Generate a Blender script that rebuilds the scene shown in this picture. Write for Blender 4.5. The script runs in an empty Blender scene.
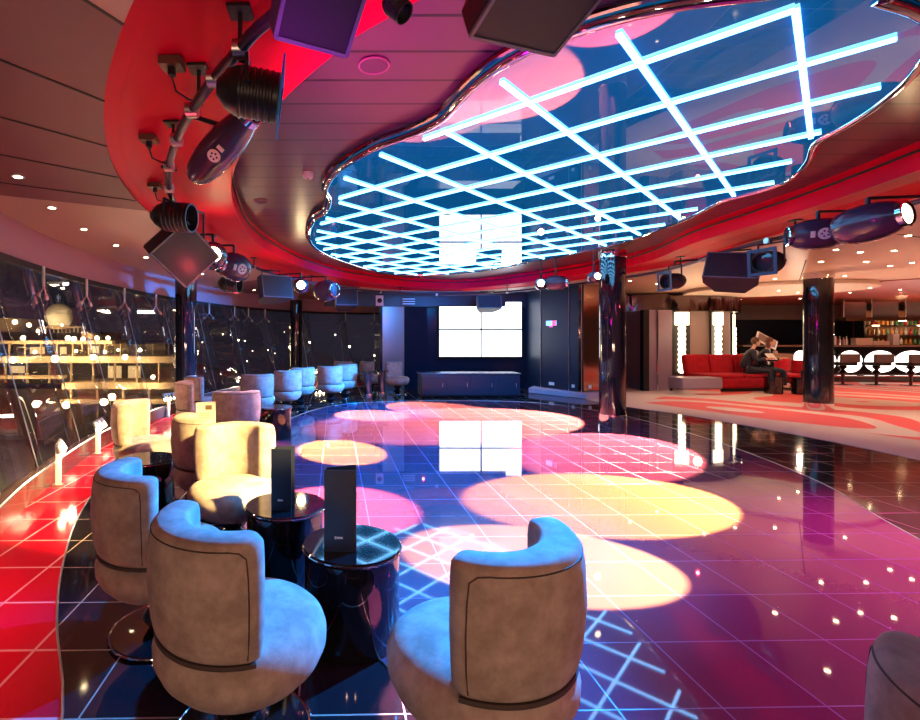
import bpy, bmesh, math, random
from mathutils import Vector, Matrix
random.seed(7)
C = bpy.context.scene.collection
H, F, CX, CY = 1.5, 490.0, 345.0, 338.0          # eye height, focal length in px, principal point
PI = math.pi

def P(px, py, z):
    Y = F * (z - H) / (CY - py)
    return Vector(((px - CX) / F * Y, Y, z))
def W(px, py, Y):
    return Vector(((px - CX) / F * Y, Y, H + (CY - py) / F * Y))

# ------------------------------------------------------------------ mesh helpers
class MB:
    def __init__(s): s.v = []; s.f = []; s.sm = []
    def add(s, vs, fs, smooth=False, M=None):
        o = len(s.v)
        for p in vs:
            p = Vector(p)
            s.v.append(M @ p if M else p)
        for f in fs:
            s.f.append([i + o for i in f]); s.sm.append(smooth)
        return s
    def box(s, c, d, M=None, rz=0):
        x, y, z = d[0]/2, d[1]/2, d[2]/2
        R = Matrix.Translation(Vector(c)) @ Matrix.Rotation(rz, 4, 'Z')
        if M: R = M @ R
        vs = [(-x,-y,-z),(x,-y,-z),(x,y,-z),(-x,y,-z),(-x,-y,z),(x,-y,z),(x,y,z),(-x,y,z)]
        return s.add(vs, [(0,3,2,1),(4,5,6,7),(0,1,5,4),(1,2,6,5),(2,3,7,6),(3,0,4,7)], False, R)
    def cyl(s, a, b, r, r2=None, n=16, smooth=True, M=None):
        a, b = Vector(a), Vector(b); r2 = r if r2 is None else r2
        d = (b - a).normalized(); q = d.to_track_quat('Z', 'Y').to_matrix()
        vs = []
        for p, rr in ((a, r), (b, r2)):
            for i in range(n):
                t = 2*PI*i/n; vs.append(p + q @ Vector((rr*math.cos(t), rr*math.sin(t), 0)))
        fs = [(i, (i+1) % n, n+(i+1) % n, n+i) for i in range(n)]
        s.add(vs, fs, smooth, M)
        s.add(vs, [tuple(range(n-1, -1, -1)), tuple(range(n, 2*n))], False, M)
        return s
    def lathe(s, prof, n=40, M=None, smooth=True, sx=1, sy=1):
        vs = []; fs = []; rows = []
        for r, z in prof:
            if r < 1e-5: rows.append([len(vs)]); vs.append((0, 0, z))
            else:
                rows.append(list(range(len(vs), len(vs)+n)))
                for i in range(n):
                    t = 2*PI*i/n; vs.append((sx*r*math.cos(t), sy*r*math.sin(t), z))
        for a, b in zip(rows, rows[1:]):
            for i in range(n):
                j = (i+1) % n
                if len(a) == 1 and len(b) == 1: continue
                if len(a) == 1: fs.append((a[0], b[j], b[i]))
                elif len(b) == 1: fs.append((a[i], a[j], b[0]))
                else: fs.append((a[i], a[j], b[j], b[i]))
        return s.add(vs, fs, smooth, M)
    def tube(s, pts, r, n=10, closed=False, M=None):
        pts = [Vector(p) for p in pts]; m = len(pts); vs = []; up0 = None
        for k in range(m):
            if closed: d = pts[(k+1) % m] - pts[k-1]
            else: d = pts[min(k+1, m-1)] - pts[max(k-1, 0)]
            d.normalize()
            up = Vector((0, 0, 1)) if up0 is None else up0
            if abs(d.dot(up)) > .98 and up0 is None: up = Vector((1, 0, 0))
            a = d.cross(up).normalized(); b = a.cross(d).normalized(); up0 = b
            rr = r[k] if isinstance(r, (list, tuple)) else r
            for i in range(n):
                t = 2*PI*i/n; vs.append(pts[k] + rr*(a*math.cos(t) + b*math.sin(t)))
        fs = []
        for k in range(m if closed else m-1):
            for i in range(n):
                j = (i+1) % n; k2 = (k+1) % m
                fs.append((k*n+i, k*n+j, k2*n+j, k2*n+i))
        s.add(vs, fs, True, M)
        if not closed: s.add(vs, [tuple(range(n-1, -1, -1)), tuple(range((m-1)*n, m*n))], False, M)
        return s
    def prism(s, poly, z0, z1, M=None):
        n = len(poly); vs = [(p[0], p[1], z0) for p in poly] + [(p[0], p[1], z1) for p in poly]
        fs = [tuple(range(n-1, -1, -1)), tuple(range(n, 2*n))] + [(i, (i+1) % n, n+(i+1) % n, n+i) for i in range(n)]
        return s.add(vs, fs, False, M)
    def sphere(s, c, r, n=16, M=None, sc=(1, 1, 1)):
        m = n//2; T = Matrix.Translation(Vector(c)) @ Matrix.Diagonal((*sc, 1))
        if M: T = M @ T
        return s.lathe([(r*math.sin(PI*k/m), -r*math.cos(PI*k/m)) for k in range(m+1)], n, T)
    def build(s, name, mat, parent=None, bevel=0, seg=2, sub=0):
        me = bpy.data.meshes.new(name); me.from_pydata([tuple(v) for v in s.v], [], s.f)
        me.polygons.foreach_set('use_smooth', s.sm); me.update()
        bm = bmesh.new(); bm.from_mesh(me); bmesh.ops.remove_doubles(bm, verts=bm.verts, dist=1e-5)
        bmesh.ops.recalc_face_normals(bm, faces=bm.faces); bm.to_mesh(me); bm.free()
        if any(s.sm): me.set_sharp_from_angle(angle=math.radians(38))
        o = bpy.data.objects.new(name, me); C.objects.link(o)
        if mat: me.materials.append(mat)
        if parent: o.parent = parent
        if bevel:
            b = o.modifiers.new('b', 'BEVEL'); b.width = bevel; b.segments = seg; b.limit_method = 'ANGLE'
            b.angle_limit = math.radians(40)
        if sub:
            b = o.modifiers.new('s', 'SUBSURF'); b.levels = sub; b.render_levels = sub
        return o

def tag(o, label=None, cat=None, group=None, kind=None):
    if label: o['label'] = label
    if cat: o['category'] = cat
    if group: o['group'] = group
    if kind: o['kind'] = kind
    return o
def thing(name, label, cat, loc=(0, 0, 0), rz=0, group=None):
    o = bpy.data.objects.new(name, None); C.objects.link(o); o.location = loc; o.rotation_euler = (0, 0, rz)
    o.empty_display_size = .05
    return tag(o, label, cat, group)
def struct(o): o['kind'] = 'structure'; return o
def copy_tree(o, parent=None):
    c = o.copy(); C.objects.link(c)
    c.parent = parent
    for ch in [x for x in C.objects if x.parent == o]: copy_tree(ch, c)
    return c
def place(src, first, loc, rz=0, label=None, group=None, rot=None, sc=None):
    o = src if first else copy_tree(src)
    o.location = loc; o.rotation_euler = rot if rot else (0, 0, rz)
    if sc: o.scale = (sc, sc, sc)
    if label: o['label'] = label
    if group: o['group'] = group
    return o

# ------------------------------------------------------------------ material helpers
def mat(name, col, rough=.5, metal=0, emit=None, es=0, spec=.5, coat=0, ior=1.45, sheen=0, coatr=.03):
    m = bpy.data.materials.new(name); m.use_nodes = True; b = m.node_tree.nodes['Principled BSDF']
    b.inputs['Base Color'].default_value = (*col, 1); b.inputs['Roughness'].default_value = rough
    b.inputs['Metallic'].default_value = metal; b.inputs['IOR'].default_value = ior
    b.inputs['Specular IOR Level'].default_value = spec
    b.inputs['Coat Weight'].default_value = coat; b.inputs['Coat Roughness'].default_value = coatr
    b.inputs['Sheen Weight'].default_value = sheen
    if emit:
        b.inputs['Emission Color'].default_value = (*emit, 1); b.inputs['Emission Strength'].default_value = es
    return m
def N(m, t, **kw):
    n = m.node_tree.nodes.new(t)
    for k, v in kw.items(): setattr(n, k, v)
    return n
def L(m, a, b): m.node_tree.links.new(a, b)
def mth(m, op, a, b=None, c=None):
    n = N(m, 'ShaderNodeMath', operation=op)
    for i, v in enumerate((a, b, c)):
        if v is None: continue
        if isinstance(v, (int, float)): n.inputs[i].default_value = v
        else: L(m, v, n.inputs[i])
    return n.outputs[0]
def mixc(m, f, a, b):
    n = N(m, 'ShaderNodeMix', data_type='RGBA')
    for s, v in ((n.inputs['Factor'], f), (n.inputs[6], a), (n.inputs[7], b)):
        if isinstance(v, tuple): s.default_value = (*v, 1)
        elif isinstance(v, (int, float)): s.default_value = v
        else: L(m, v, s)
    return n.outputs[2]
def bsdf(m): return m.node_tree.nodes['Principled BSDF']
def bump(m, h, strength=.2, dist=.01):
    n = N(m, 'ShaderNodeBump'); n.inputs['Strength'].default_value = strength; n.inputs['Distance'].default_value = dist
    L(m, h, n.inputs['Height']); L(m, n.outputs[0], bsdf(m).inputs['Normal'])

def tile_mat(name, base, base2, grout, T=.43, w=.007, rough=.05, spark=0, rot=-1.2, x0=2.0, y0=2.38, spec=.5, coat=0, grough=.5, ior=1.5):
    m = mat(name, base, rough, spec=spec, coat=coat, ior=ior)
    tc = N(m, 'ShaderNodeTexCoord'); mp = N(m, 'ShaderNodeMapping')
    mp.vector_type = 'POINT'; mp.inputs['Rotation'].default_value = (0, 0, math.radians(rot))
    L(m, tc.outputs['Object'], mp.inputs[0])
    sp = N(m, 'ShaderNodeSeparateXYZ'); L(m, mp.outputs[0], sp.inputs[0])
    g = None
    for ax, o in ((0, x0), (1, y0)):
        u = mth(m, 'FRACT', mth(m, 'DIVIDE', mth(m, 'SUBTRACT', sp.outputs[ax], o), T))
        d = mth(m, 'ABSOLUTE', mth(m, 'SUBTRACT', u, .5))
        l = mth(m, 'GREATER_THAN', d, .5 - w/T)
        g = l if g is None else mth(m, 'MAXIMUM', g, l)
    no = N(m, 'ShaderNodeTexNoise'); no.inputs['Scale'].default_value = 60; L(m, tc.outputs['Object'], no.inputs['Vector'])
    c = mixc(m, no.outputs['Fac'], base, base2)
    if spark:
        vo = N(m, 'ShaderNodeTexVoronoi'); vo.inputs['Scale'].default_value = 22; L(m, tc.outputs['Object'], vo.inputs['Vector'])
        sc_ = N(m, 'ShaderNodeSeparateColor'); L(m, vo.outputs['Color'], sc_.inputs[0])
        s1 = mth(m, 'MULTIPLY', mth(m, 'LESS_THAN', vo.outputs['Distance'], .07), mth(m, 'GREATER_THAN', sc_.outputs[0], 1-spark))
        c = mixc(m, s1, c, (.85, .85, .95))
    c = mixc(m, g, c, grout)
    L(m, c, bsdf(m).inputs['Base Color'])
    L(m, mth(m, 'MULTIPLY_ADD', g, grough - rough, rough), bsdf(m).inputs['Roughness'])
    return m

M = {}
M['floor_black'] = tile_mat('black granite tile', (.006,.005,.007), (.02,.014,.018), (.35,.25,.2), spark=.12, rough=.06, spec=.5, w=.004)
M['floor_red'] = tile_mat('red tile', (.66,.004,.02), (.76,.006,.026), (.85,.28,.3), rough=.12, spec=.35)
M['floor_dance'] = tile_mat('magenta tile', (.115,.038,.068), (.14,.047,.085), (.10,.07,.20), rough=.03, spark=.05, w=.0035, ior=1.62)

def suede(name, a, b):
    m = mat(name, a, .85, sheen=.08, spec=.2)
    tc = N(m, 'ShaderNodeTexCoord'); no = N(m, 'ShaderNodeTexNoise'); no.inputs['Scale'].default_value = 9
    no.inputs['Detail'].default_value = 6; no.inputs['Roughness'].default_value = .65
    L(m, tc.outputs['Object'], no.inputs['Vector'])
    cr = N(m, 'ShaderNodeValToRGB'); cr.color_ramp.elements[0].position = .38; cr.color_ramp.elements[1].position = .62
    cr.color_ramp.elements[0].color = (*a, 1); cr.color_ramp.elements[1].color = (*b, 1)
    L(m, no.outputs['Fac'], cr.inputs[0]); L(m, cr.outputs[0], bsdf(m).inputs['Base Color'])
    n2 = N(m, 'ShaderNodeTexNoise'); n2.inputs['Scale'].default_value = 180; L(m, tc.outputs['Object'], n2.inputs['Vector'])
    bump(m, n2.outputs['Fac'], .25, .003)
    return m
M['suede'] = suede('taupe suede', (.33,.24,.2), (.5,.38,.32))
M['red_fabric'] = suede('red fabric', (.32,.006,.016), (.46,.01,.022))
M['blackgloss'] = mat('black lacquer', (.006,.006,.008), .06, spec=.8, coat=.5)
M['black'] = mat('black metal', (.018,.017,.02), .38, metal=.3)
M['blackmatte'] = mat('black matte', (.01,.01,.012), .7)
M['darkcase'] = mat('speaker cabinet', (.02,.022,.035), .5)
M['grille'] = mat('speaker grille', (.014,.02,.032), .6)
M['chrome'] = mat('chrome', (.85,.85,.88), .06, metal=1)
M['mirrordark'] = mat('dark chrome column', (.32,.31,.34), .05, metal=1)
M['alu'] = mat('aluminium', (.6,.6,.62), .3, metal=1)
M['red_ring'] = mat('red plaster', (.72,.002,.03), .45, spec=.06)
M['white'] = mat('white plastic', (.8,.78,.75), .5)
M['screen'] = mat('lit screen', (.8,.8,.8), .3, emit=(.93,.97,1), es=4.5)
M['neon'] = mat('neon tube', (.8,.9,1), .3, emit=(.12,.54,1), es=9.5)
M['bulb'] = mat('warm bulb', (1,.9,.7), .3, emit=(1,.72,.38), es=60)
M['bulbsoft'] = mat('warm lamp', (1,.9,.7), .3, emit=(1,.78,.5), es=7)
M['barlight'] = mat('bar light panel', (1,1,1), .3, emit=(1,.93,.82), es=3.2)
M['crown'] = mat('dark chrome crown', (.16,.12,.12), .1, metal=1)
_tc = N(M['crown'], 'ShaderNodeTexCoord'); _w = N(M['crown'], 'ShaderNodeTexNoise'); _w.inputs['Scale'].default_value = 3.0
_m = N(M['crown'], 'ShaderNodeMapping'); _m.inputs['Scale'].default_value = (1, 1, .15); L(M['crown'], _tc.outputs['Object'], _m.inputs[0]); L(M['crown'], _m.outputs[0], _w.inputs['Vector']); bump(M['crown'], _w.outputs['Fac'], .6, .2)
M['purplewall'] = mat('lilac panel', (.30,.23,.31), .35)
M['beigewall'] = mat('taupe panel', (.34,.27,.24), .45)
M['navy'] = mat('navy wall', (.012,.02,.045), .4)
M['darkpanel'] = mat('dark glossy panel', (.008,.014,.028), .12, spec=.35)
M['sidepanel'] = mat('dark blue satin panel', (.006,.016,.035), .45, spec=.3)
M['brownpanel'] = mat('bronze mirror panel', (.35,.25,.22), .1, metal=1)
M['pinkfascia'] = mat('pink fascia', (.42,.26,.29), .6)
M['tan'] = mat('tan ceiling', (.55,.34,.23), .42)
M['cream'] = mat('cream ceiling disc', (.6,.5,.4), .5)
M['redceil'] = mat('terracotta ceiling', (.40,.07,.05), .35)
M['kerb'] = mat('brown sill', (.10,.06,.05), .15)
M['skin'] = mat('skin', (.6,.33,.22), .5)
M['hair'] = mat('brown hair', (.07,.035,.02), .6)
M['suit'] = mat('navy suit', (.012,.014,.03), .7)
M['paper'] = mat('paper', (.8,.78,.72), .6)
M['gelblue'] = mat('blue painted frame', (.02,.25,.6), .4, spec=.2)
M['geldark'] = mat('dark blue painted frame', (.01,.07,.16), .4)
M['body_purple'] = mat('scanner shell', (.05,.03,.07), .25, coat=.4)
M['plinth'] = mat('pale plinth', (.5,.45,.55), .25)
M['lens'] = mat('lens glass', (.02,.03,.05), .03, spec=1)

# grooved slat ceiling
def groove_mat(name, c1, c2, pitch, y0, w, rough, groove=(.004,.002,.004)):
    m = mat(name, c1, rough)
    tc = N(m, 'ShaderNodeTexCoord'); sp = N(m, 'ShaderNodeSeparateXYZ'); L(m, tc.outputs['Object'], sp.inputs[0])
    u = mth(m, 'FRACT', mth(m, 'DIVIDE', mth(m, 'SUBTRACT', sp.outputs[1], y0), pitch))
    d = mth(m, 'ABSOLUTE', mth(m, 'SUBTRACT', u, .5))
    g = mth(m, 'GREATER_THAN', d, .5 - w/pitch)
    no = N(m, 'ShaderNodeTexNoise'); no.inputs['Scale'].default_value = 2; L(m, tc.outputs['Object'], no.inputs['Vector'])
    L(m, mixc(m, g, mixc(m, no.outputs['Fac'], c1, c2), groove), bsdf(m).inputs['Base Color'])
    return m
M['slat'] = groove_mat('ceiling planks', (.088,.04,.048), (.11,.052,.058), .31, 2.46, .011, .3)

# mirrored ceiling: blue glass, strong reflection, even emission added for the tubes' blue haze
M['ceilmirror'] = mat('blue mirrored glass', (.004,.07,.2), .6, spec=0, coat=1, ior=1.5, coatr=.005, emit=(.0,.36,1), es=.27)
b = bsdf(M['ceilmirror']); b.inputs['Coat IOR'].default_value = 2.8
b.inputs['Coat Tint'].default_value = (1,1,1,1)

# carpet with sweeping red swirls
def carpet():
    m = mat('swirl carpet', (.7,.5,.4), .8, sheen=.2, spec=.15)
    tc = N(m, 'ShaderNodeTexCoord')
    no = N(m, 'ShaderNodeTexNoise'); no.inputs['Scale'].default_value = .32; no.inputs['Detail'].default_value = .4
    mp = N(m, 'ShaderNodeMapping'); mp.inputs['Location'].default_value = (2.3, 6.1, 0); mp.inputs['Scale'].default_value = (1, .75, 1)
    L(m, tc.outputs['Object'], mp.inputs[0]); L(m, mp.outputs[0], no.inputs['Vector'])
    t = mth(m, 'FRACT', mth(m, 'MULTIPLY', no.outputs['Fac'], 6.5))
    band = mth(m, 'GREATER_THAN', t, .40)
    # plain border near the tile floor
    sp = N(m, 'ShaderNodeSeparateXYZ'); L(m, tc.outputs['Object'], sp.inputs[0])
    edge = mth(m, 'ADD', mth(m, 'MULTIPLY', sp.outputs[0], 1.0), mth(m, 'MULTIPLY', sp.outputs[1], .35))
    band = mth(m, 'MULTIPLY', band, mth(m, 'GREATER_THAN', edge, 10.9))
    # keep red to the lounge side, plain near the passage
    band = mth(m, 'MULTIPLY', band, mth(m, 'LESS_THAN', mth(m, 'SUBTRACT', sp.outputs[1], mth(m, 'MULTIPLY', sp.outputs[0], .9)), 5.2))
    fi = N(m, 'ShaderNodeTexNoise'); fi.inputs['Scale'].default_value = 150; L(m, tc.outputs['Object'], fi.inputs['Vector'])
    beige = mixc(m, fi.outputs['Fac'], (.55,.40,.33), (.66,.50,.42))
    red = mixc(m, fi.outputs['Fac'], (.62,.05,.04), (.75,.09,.06))
    L(m, mixc(m, band, beige, red), bsdf(m).inputs['Base Color'])
    return m
M['carpet'] = carpet()

# window glass
def glass():
    m = bpy.data.materials.new('window glass'); m.use_nodes = True; nt = m.node_tree; nt.nodes.clear()
    o = N(m, 'ShaderNodeOutputMaterial'); t = N(m, 'ShaderNodeBsdfTransparent'); g = N(m, 'ShaderNodeBsdfGlossy')
    g.inputs['Roughness'].default_value = .01; t.inputs[0].default_value = (.93,.95,1,1)
    fr = N(m, 'ShaderNodeFresnel'); fr.inputs[0].default_value = 1.5; mx = N(m, 'ShaderNodeMixShader')
    L(m, mth(m, 'MINIMUM', mth(m, 'MULTIPLY_ADD', fr.outputs[0], .7, .0), .4), mx.inputs[0]); L(m, t.outputs[0], mx.inputs[1]); L(m, g.outputs[0], mx.inputs[2])
    L(m, mx.outputs[0], o.inputs[0]); return m
M['glass'] = glass()

# ------------------------------------------------------------------ curves
def catmull(pts, n=8, closed=True):
    pts = [Vector(p).to_2d() if len(p) > 2 else Vector(p) for p in pts]; out = []; m = len(pts)
    for i in range(m if closed else m-1):
        g = (lambda k: pts[k % m]) if closed else (lambda k: pts[max(0, min(m-1, k))])
        a, b_, c, d = g(i-1), g(i), g(i+1), g(i+2)
        for k in range(n):
            t = k/n
            out.append(.5*((2*b_) + (c-a)*t + (2*a-5*b_+4*c-d)*t*t + (3*b_-a-3*c+d)*t**3))
    if not closed: out.append(pts[-1].copy())
    return out
def offset(pts, w):      # outward for a counter-clockwise closed loop
    m = len(pts); out = []
    for i in range(m):
        d = (pts[(i+1) % m] - pts[i-1]).normalized(); wi = w(pts[i]) if callable(w) else w
        out.append(pts[i] + Vector((d.y, -d.x))*wi)
    return out
def area(pts): return sum(pts[i-1].x*pts[i].y - pts[i].x*pts[i-1].y for i in range(len(pts)))/2

# ------------------------------------------------------------------ shell: floors
ZR, ZS, ZM, ZC = 2.88, 3.12, 3.04, 2.86           # ring underside, planks, mirror, outer ceiling


dance_key = [(.25,2.15),(-.35,3.0),(-.95,4.2),(-1.1,5.5),(-1.2,7.5),(-.9,9.5),(0,11.1),(2,11.7),(4.3,11.4),(5.3,9.7),(5.4,7.4),(5.0,5.3),(4.45,4.06),(4.1,3.3),(3.4,2.2),(2.4,1.4),(1.3,1.1),(.6,1.5)]
dance = catmull(dance_key, 6)
struct(MB().prism(dance, .0005, .003).build('floor', M['floor_dance']))

base_path = [(-1.6,1.2),(-2.3,2.6),(-2.86,4.06),(-3.09,4.93),(-3.36,6.2),(-3.52,7.5),(-3.55,9.0),(-3.45,10.6),(-3.2,12.2),(-2.75,13.8),(-2.1,15.2),(-1.2,16.4),(0,17.2),(1.5,17.6),(3.2,17.7)]
inner_red = [(-.8,1.2),(-1.13,1.96),(-1.53,2.6),(-1.88,3.27),(-2.25,4.15),(-2.5,5.1),(-2.62,6.5),(-2.6,8),(-2.45,10),(-2.1,12),(-1.4,13.6),(-.3,14.8),(1.0,15.3),(3.2,15.5)]
redpoly = catmull(base_path, 4, False) + catmull(inner_red, 4, False)[::-1]
struct(MB().prism(redpoly, .0005, .003).build('floor', M['floor_red']))
bl = catmull(inner_red, 4, False)
struct(MB().tube([(p.x, p.y, .004) for p in bl], .006, 6).build('trim_1', M['alu']))
struct(MB().tube([(p.x, p.y, .003) for p in dance], .004, 6, True).build('trim_2', M['alu']))

carp = [(4.2,-3),(5.2,0),(6.2,2),(6.85,4),(7.05,6.0),(7.0,7.4),(6.65,9.4),(6.12,10.7),(5.85,12.3)]
carp_c = catmull(carp, 5, False)
struct(MB().prism([*carp_c, Vector((6.0,20)), Vector((6,30.5)), Vector((24.5,30.5)), Vector((24.5,-3))], .0005, .006).build('floor', M['carpet']))

# ------------------------------------------------------------------ ceiling
ring_px = [(383,21),(330,58),(290,93),(258,128),(238,160),(231,187),(236,212),(248,235),(270,252),(305,268),(350,279.5)]
rk = [P(x, y, ZR) for x, y in ring_px]
rk += [Vector((2.0,13.35,0)), Vector((3.8,13.2,0)), P(620,268,ZR), P(700,241,ZR), P(800,211,ZR), P(920,170,ZR), Vector((4.45,2.7,0)), Vector((3.4,1.6,0)), Vector((2.2,1.15,0)), Vector((1.1,1.35,0))]
ring_in = catmull([(p.x, p.y) for p in rk], 8)
if area(ring_in) < 0: ring_in.reverse()
def rw(p):
    t = min(1, max(0, (p.x + 1.5)/5)); return .95*(1-t) + .72*t
ring_out = offset(ring_in, rw)
ring_mid = offset(ring_in, lambda p: rw(p)*.55)
n = len(ring_in); NR = n
# ring: inner lip, concave soffit, outer wall
prof = [(0.0, ZS+.02), (0.0, ZR), (.12, ZR+.012), (.5, ZR+.035), (.9, ZR+.012), (1.0, ZR-.005), (1.0, ZR+.2), (.0, ZS+.02)]
vs = []; fs = []
for i in range(n):
    for t, z in prof:
        p = ring_in[i].lerp(ring_out[i], t); vs.append((p.x, p.y, z))
k = len(prof)
for i in range(n):
    for j in range(k-1):
        fs.append((i*k+j, i*k+j+1, ((i+1) % n)*k+j+1, ((i+1) % n)*k+j))
struct(MB().add(vs, fs, False).build('ceiling', M['red_ring']))
# dark shadow-gap rim line around the inner lip
struct(MB().tube([(p.x, p.y, ZR+.16) for p in offset(ring_in, -.012)], .012, 6, True).build('trim_3', M['blackmatte']))
# planks
struct(MB().prism(offset(ring_in, .02), ZS, ZS+.05).build('ceiling', M['slat']))

# outer ceiling
top_path_c = offset(catmull(base_path, 4, False), 0)      # placeholder, replaced below
def outward(path, w):
    out = []
    for i, p in enumerate(path):
        a = path[max(0, i-1)]; b_ = path[min(len(path)-1, i+1)]; d = (b_-a).normalized()
        out.append(p + Vector((-d.y, d.x))*w)
    return out
wb = catmull(base_path, 4, False)                          # window base curve (dense)
wt = outward(wb, .55)                                      # window head curve
cen = Vector((1.8, 7.2))
def ray_hit(p, d, path):
    best = None
    for a, b_ in zip(path, path[1:]):
        e = b_-a; den = d.x*e.y - d.y*e.x
        if abs(den) < 1e-9: continue
        w = a-p; t = (w.x*e.y - w.y*e.x)/den; u = (w.x*d.y - w.y*d.x)/den
        if t > 0 and -1e-6 <= u <= 1+1e-6 and (best is None or t < best): best = t
    return None if best is None else p + d*best
bound = [Vector((-1.6,1.2)) + Vector((-.5,-3))] + wt + [Vector((3.4,30.5)), Vector((24.5,30.5)), Vector((24.5,-3)), Vector((-2,-3))]
bound.append(bound[0])
# left: separate panels with dark gaps; elsewhere plain tan
left = MB(); right = MB()
ang = [math.atan2(p.y-cen.y, p.x-cen.x) for p in ring_out]
def out_hit(p):
    return ray_hit(p, (p-cen).normalized(), bound)
oh = [out_hit(p) for p in ring_out]
rd = [r.lerp(r, 0) for r in ring_out]
isl = [(-3.6 < h.x < 3.0 and h.y > 0 and p.x < .6) for h, p in zip(oh, ring_out)]
def seam_pt(i, t): return ring_out[i].lerp(oh[i], t)
for i in range(n):
    j = (i+1) % n
    if oh[i] is None or oh[j] is None: continue
    a, b_, c, d = ring_out[i], ring_out[j], oh[j], oh[i]
    (left if isl[i] and isl[j] else right).prism([a, b_, c, d], ZC, ZC+.04)
# corners of the big rectangle on the right
for cnr in ((24.5,30.5), (24.5,-3)):
    cv = Vector(cnr); k_ = min(range(n), key=lambda q: 0 if oh[q] is None else -((oh[q]-cen).normalized().dot((cv-cen).normalized())))
    for q in (k_-1, k_, k_+1):
        a, b_ = oh[q % n], oh[(q+1) % n]
        if abs(a.x-b_.x) > .05 and abs(a.y-b_.y) > .05: right.prism([a, b_, cv], ZC, ZC+.04)
M['pinkceil'] = mat('rose brown ceiling panel', (.16,.04,.05), .5)
struct(left.build('ceiling', M['pinkceil'])); struct(right.build('ceiling', M['tan']))
# black seams between the left panels
sm_ = MB(); pan = []
idx = [i for i in range(n) if isl[i]]
idx.sort(key=lambda i: ring_out[i].y)
lasty = -9
for i in idx:
    if ring_out[i].y - lasty > .62 and ring_out[i].x < -.6:
        lasty = ring_out[i].y
        a, b_ = ring_out[i], oh[i]; d = (b_-a).normalized(); q = Vector((-d.y, d.x))*.008
        sm_.prism([a-q, b_-q, b_+q, a+q], ZC-.004, ZC+.002)

for (a, b_) in (((7,4.5),(22,8)), ((8,8.5),(20,22)), ((9,2.5),(23,3.6)), ((7.2,6.4),(22,12))):
    a, b_ = Vector(a), Vector(b_); d = (b_-a).normalized(); q = Vector((-d.y, d.x))*.009
    sm_.prism([a-q, b_-q, b_+q, a+q], ZC-.003, ZC+.002)
struct(sm_.build('trim_4', M['blackmatte']))
# round cream disc and terracotta zone
def circ(cx, cy, r, n=48, sx=1, sy=1): return [Vector((cx+sx*r*math.cos(2*PI*i/n), cy+sy*r*math.sin(2*PI*i/n))) for i in range(n)]
struct(MB().prism(circ(11.6, 13.3, 2.0), 2.76, ZC-.002).build('ceiling', M['cream'], bevel=.02))
struct(MB().prism(circ(17.5, 14.5, 5.6, sx=1, sy=1.0), 2.835, ZC-.002).build('ceiling', M['redceil']))

# ------------------------------------------------------------------ mirrored ceiling feature
mo_px = [(310,240),(314,222),(327,212),(331,200),(327,190),(338,173),(372,151),(412,136),(443,121),(470,93),(500,69),(540,48),(580,33),(620,21),(670,10),(725,2)]
mo2 = [(873,3),(907,14),(930,30),(926,52),(903,83),(867,112),(836,131),(813,144),(805,163),(787,181),(760,191),(720,202),(690,217),(660,229),(625,242),(580,252),(530,262),(480,271),(430,275),(385,273),(348,263),(322,252)]
mk = [P(x, y, ZM) for x, y in mo_px] + [Vector((2.15,2.18,0)), Vector((2.45,2.2,0))] + [P(x, y, ZM) for x, y in mo2]
mir = catmull([(p.x, p.y) for p in mk], 4)
if area(mir) < 0: mir.reverse()
mc = thing('mirrored_ceiling_feature', 'large cloud-shaped blue mirrored ceiling panel crossed by glowing white light tubes', 'ceiling feature', (2.2, 6, ZM))
T0 = Matrix.Translation((-2.2, -6, -ZM))
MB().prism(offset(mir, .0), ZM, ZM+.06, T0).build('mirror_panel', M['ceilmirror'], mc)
MB().tube([(p.x, p.y, ZM+.006) for p in offset(mir, .012)], .026, 10, True, T0).build('chrome_rim', M['chrome'], mc)
MB().tube([(p.x, p.y, ZM+.05) for p in offset(mir, .045)], .022, 8, True, T0).build('outer_rim', M['mirrordark'], mc)
def clip_line(p0, d, loop):
    ts = []
    for i in range(len(loop)):
        a, b_ = loop[i-1], loop[i]; e = b_-a; den = d.x*e.y - d.y*e.x
        if abs(den) < 1e-9: continue
        w = a-p0; t = (w.x*e.y - w.y*e.x)/den; u = (w.x*d.y - w.y*d.x)/den
        if 0 <= u < 1: ts.append(t)
    ts.sort(); return list(zip(ts[::2], ts[1::2]))
loop_in = offset(mir, -.1)
s2 = math.sqrt(.5)
for fam in (0, 1):
    d = Vector((s2, s2)) if fam == 0 else Vector((s2, -s2)); nrm = Vector((-s2, s2)) if fam == 0 else Vector((s2, s2))
    for k in range(-4, 22):
        cval = (.13 + .64*k) if fam == 0 else (3.10 + .665*(k-2))
        for t0, t1 in clip_line(nrm*cval, d, loop_in):
            if t1-t0 < .35: continue
            a = nrm*cval + d*t0; b_ = nrm*cval + d*t1
            tb = MB(); mid = (a+b_)/2
            tb.box((mid.x, mid.y, ZM-.009 - (.002 if fam else 0)), ((b_-a).length, .03, .014), T0, math.atan2(d.y, d.x))
            tb.build('light_tube', M['neon'], mc)

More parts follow.
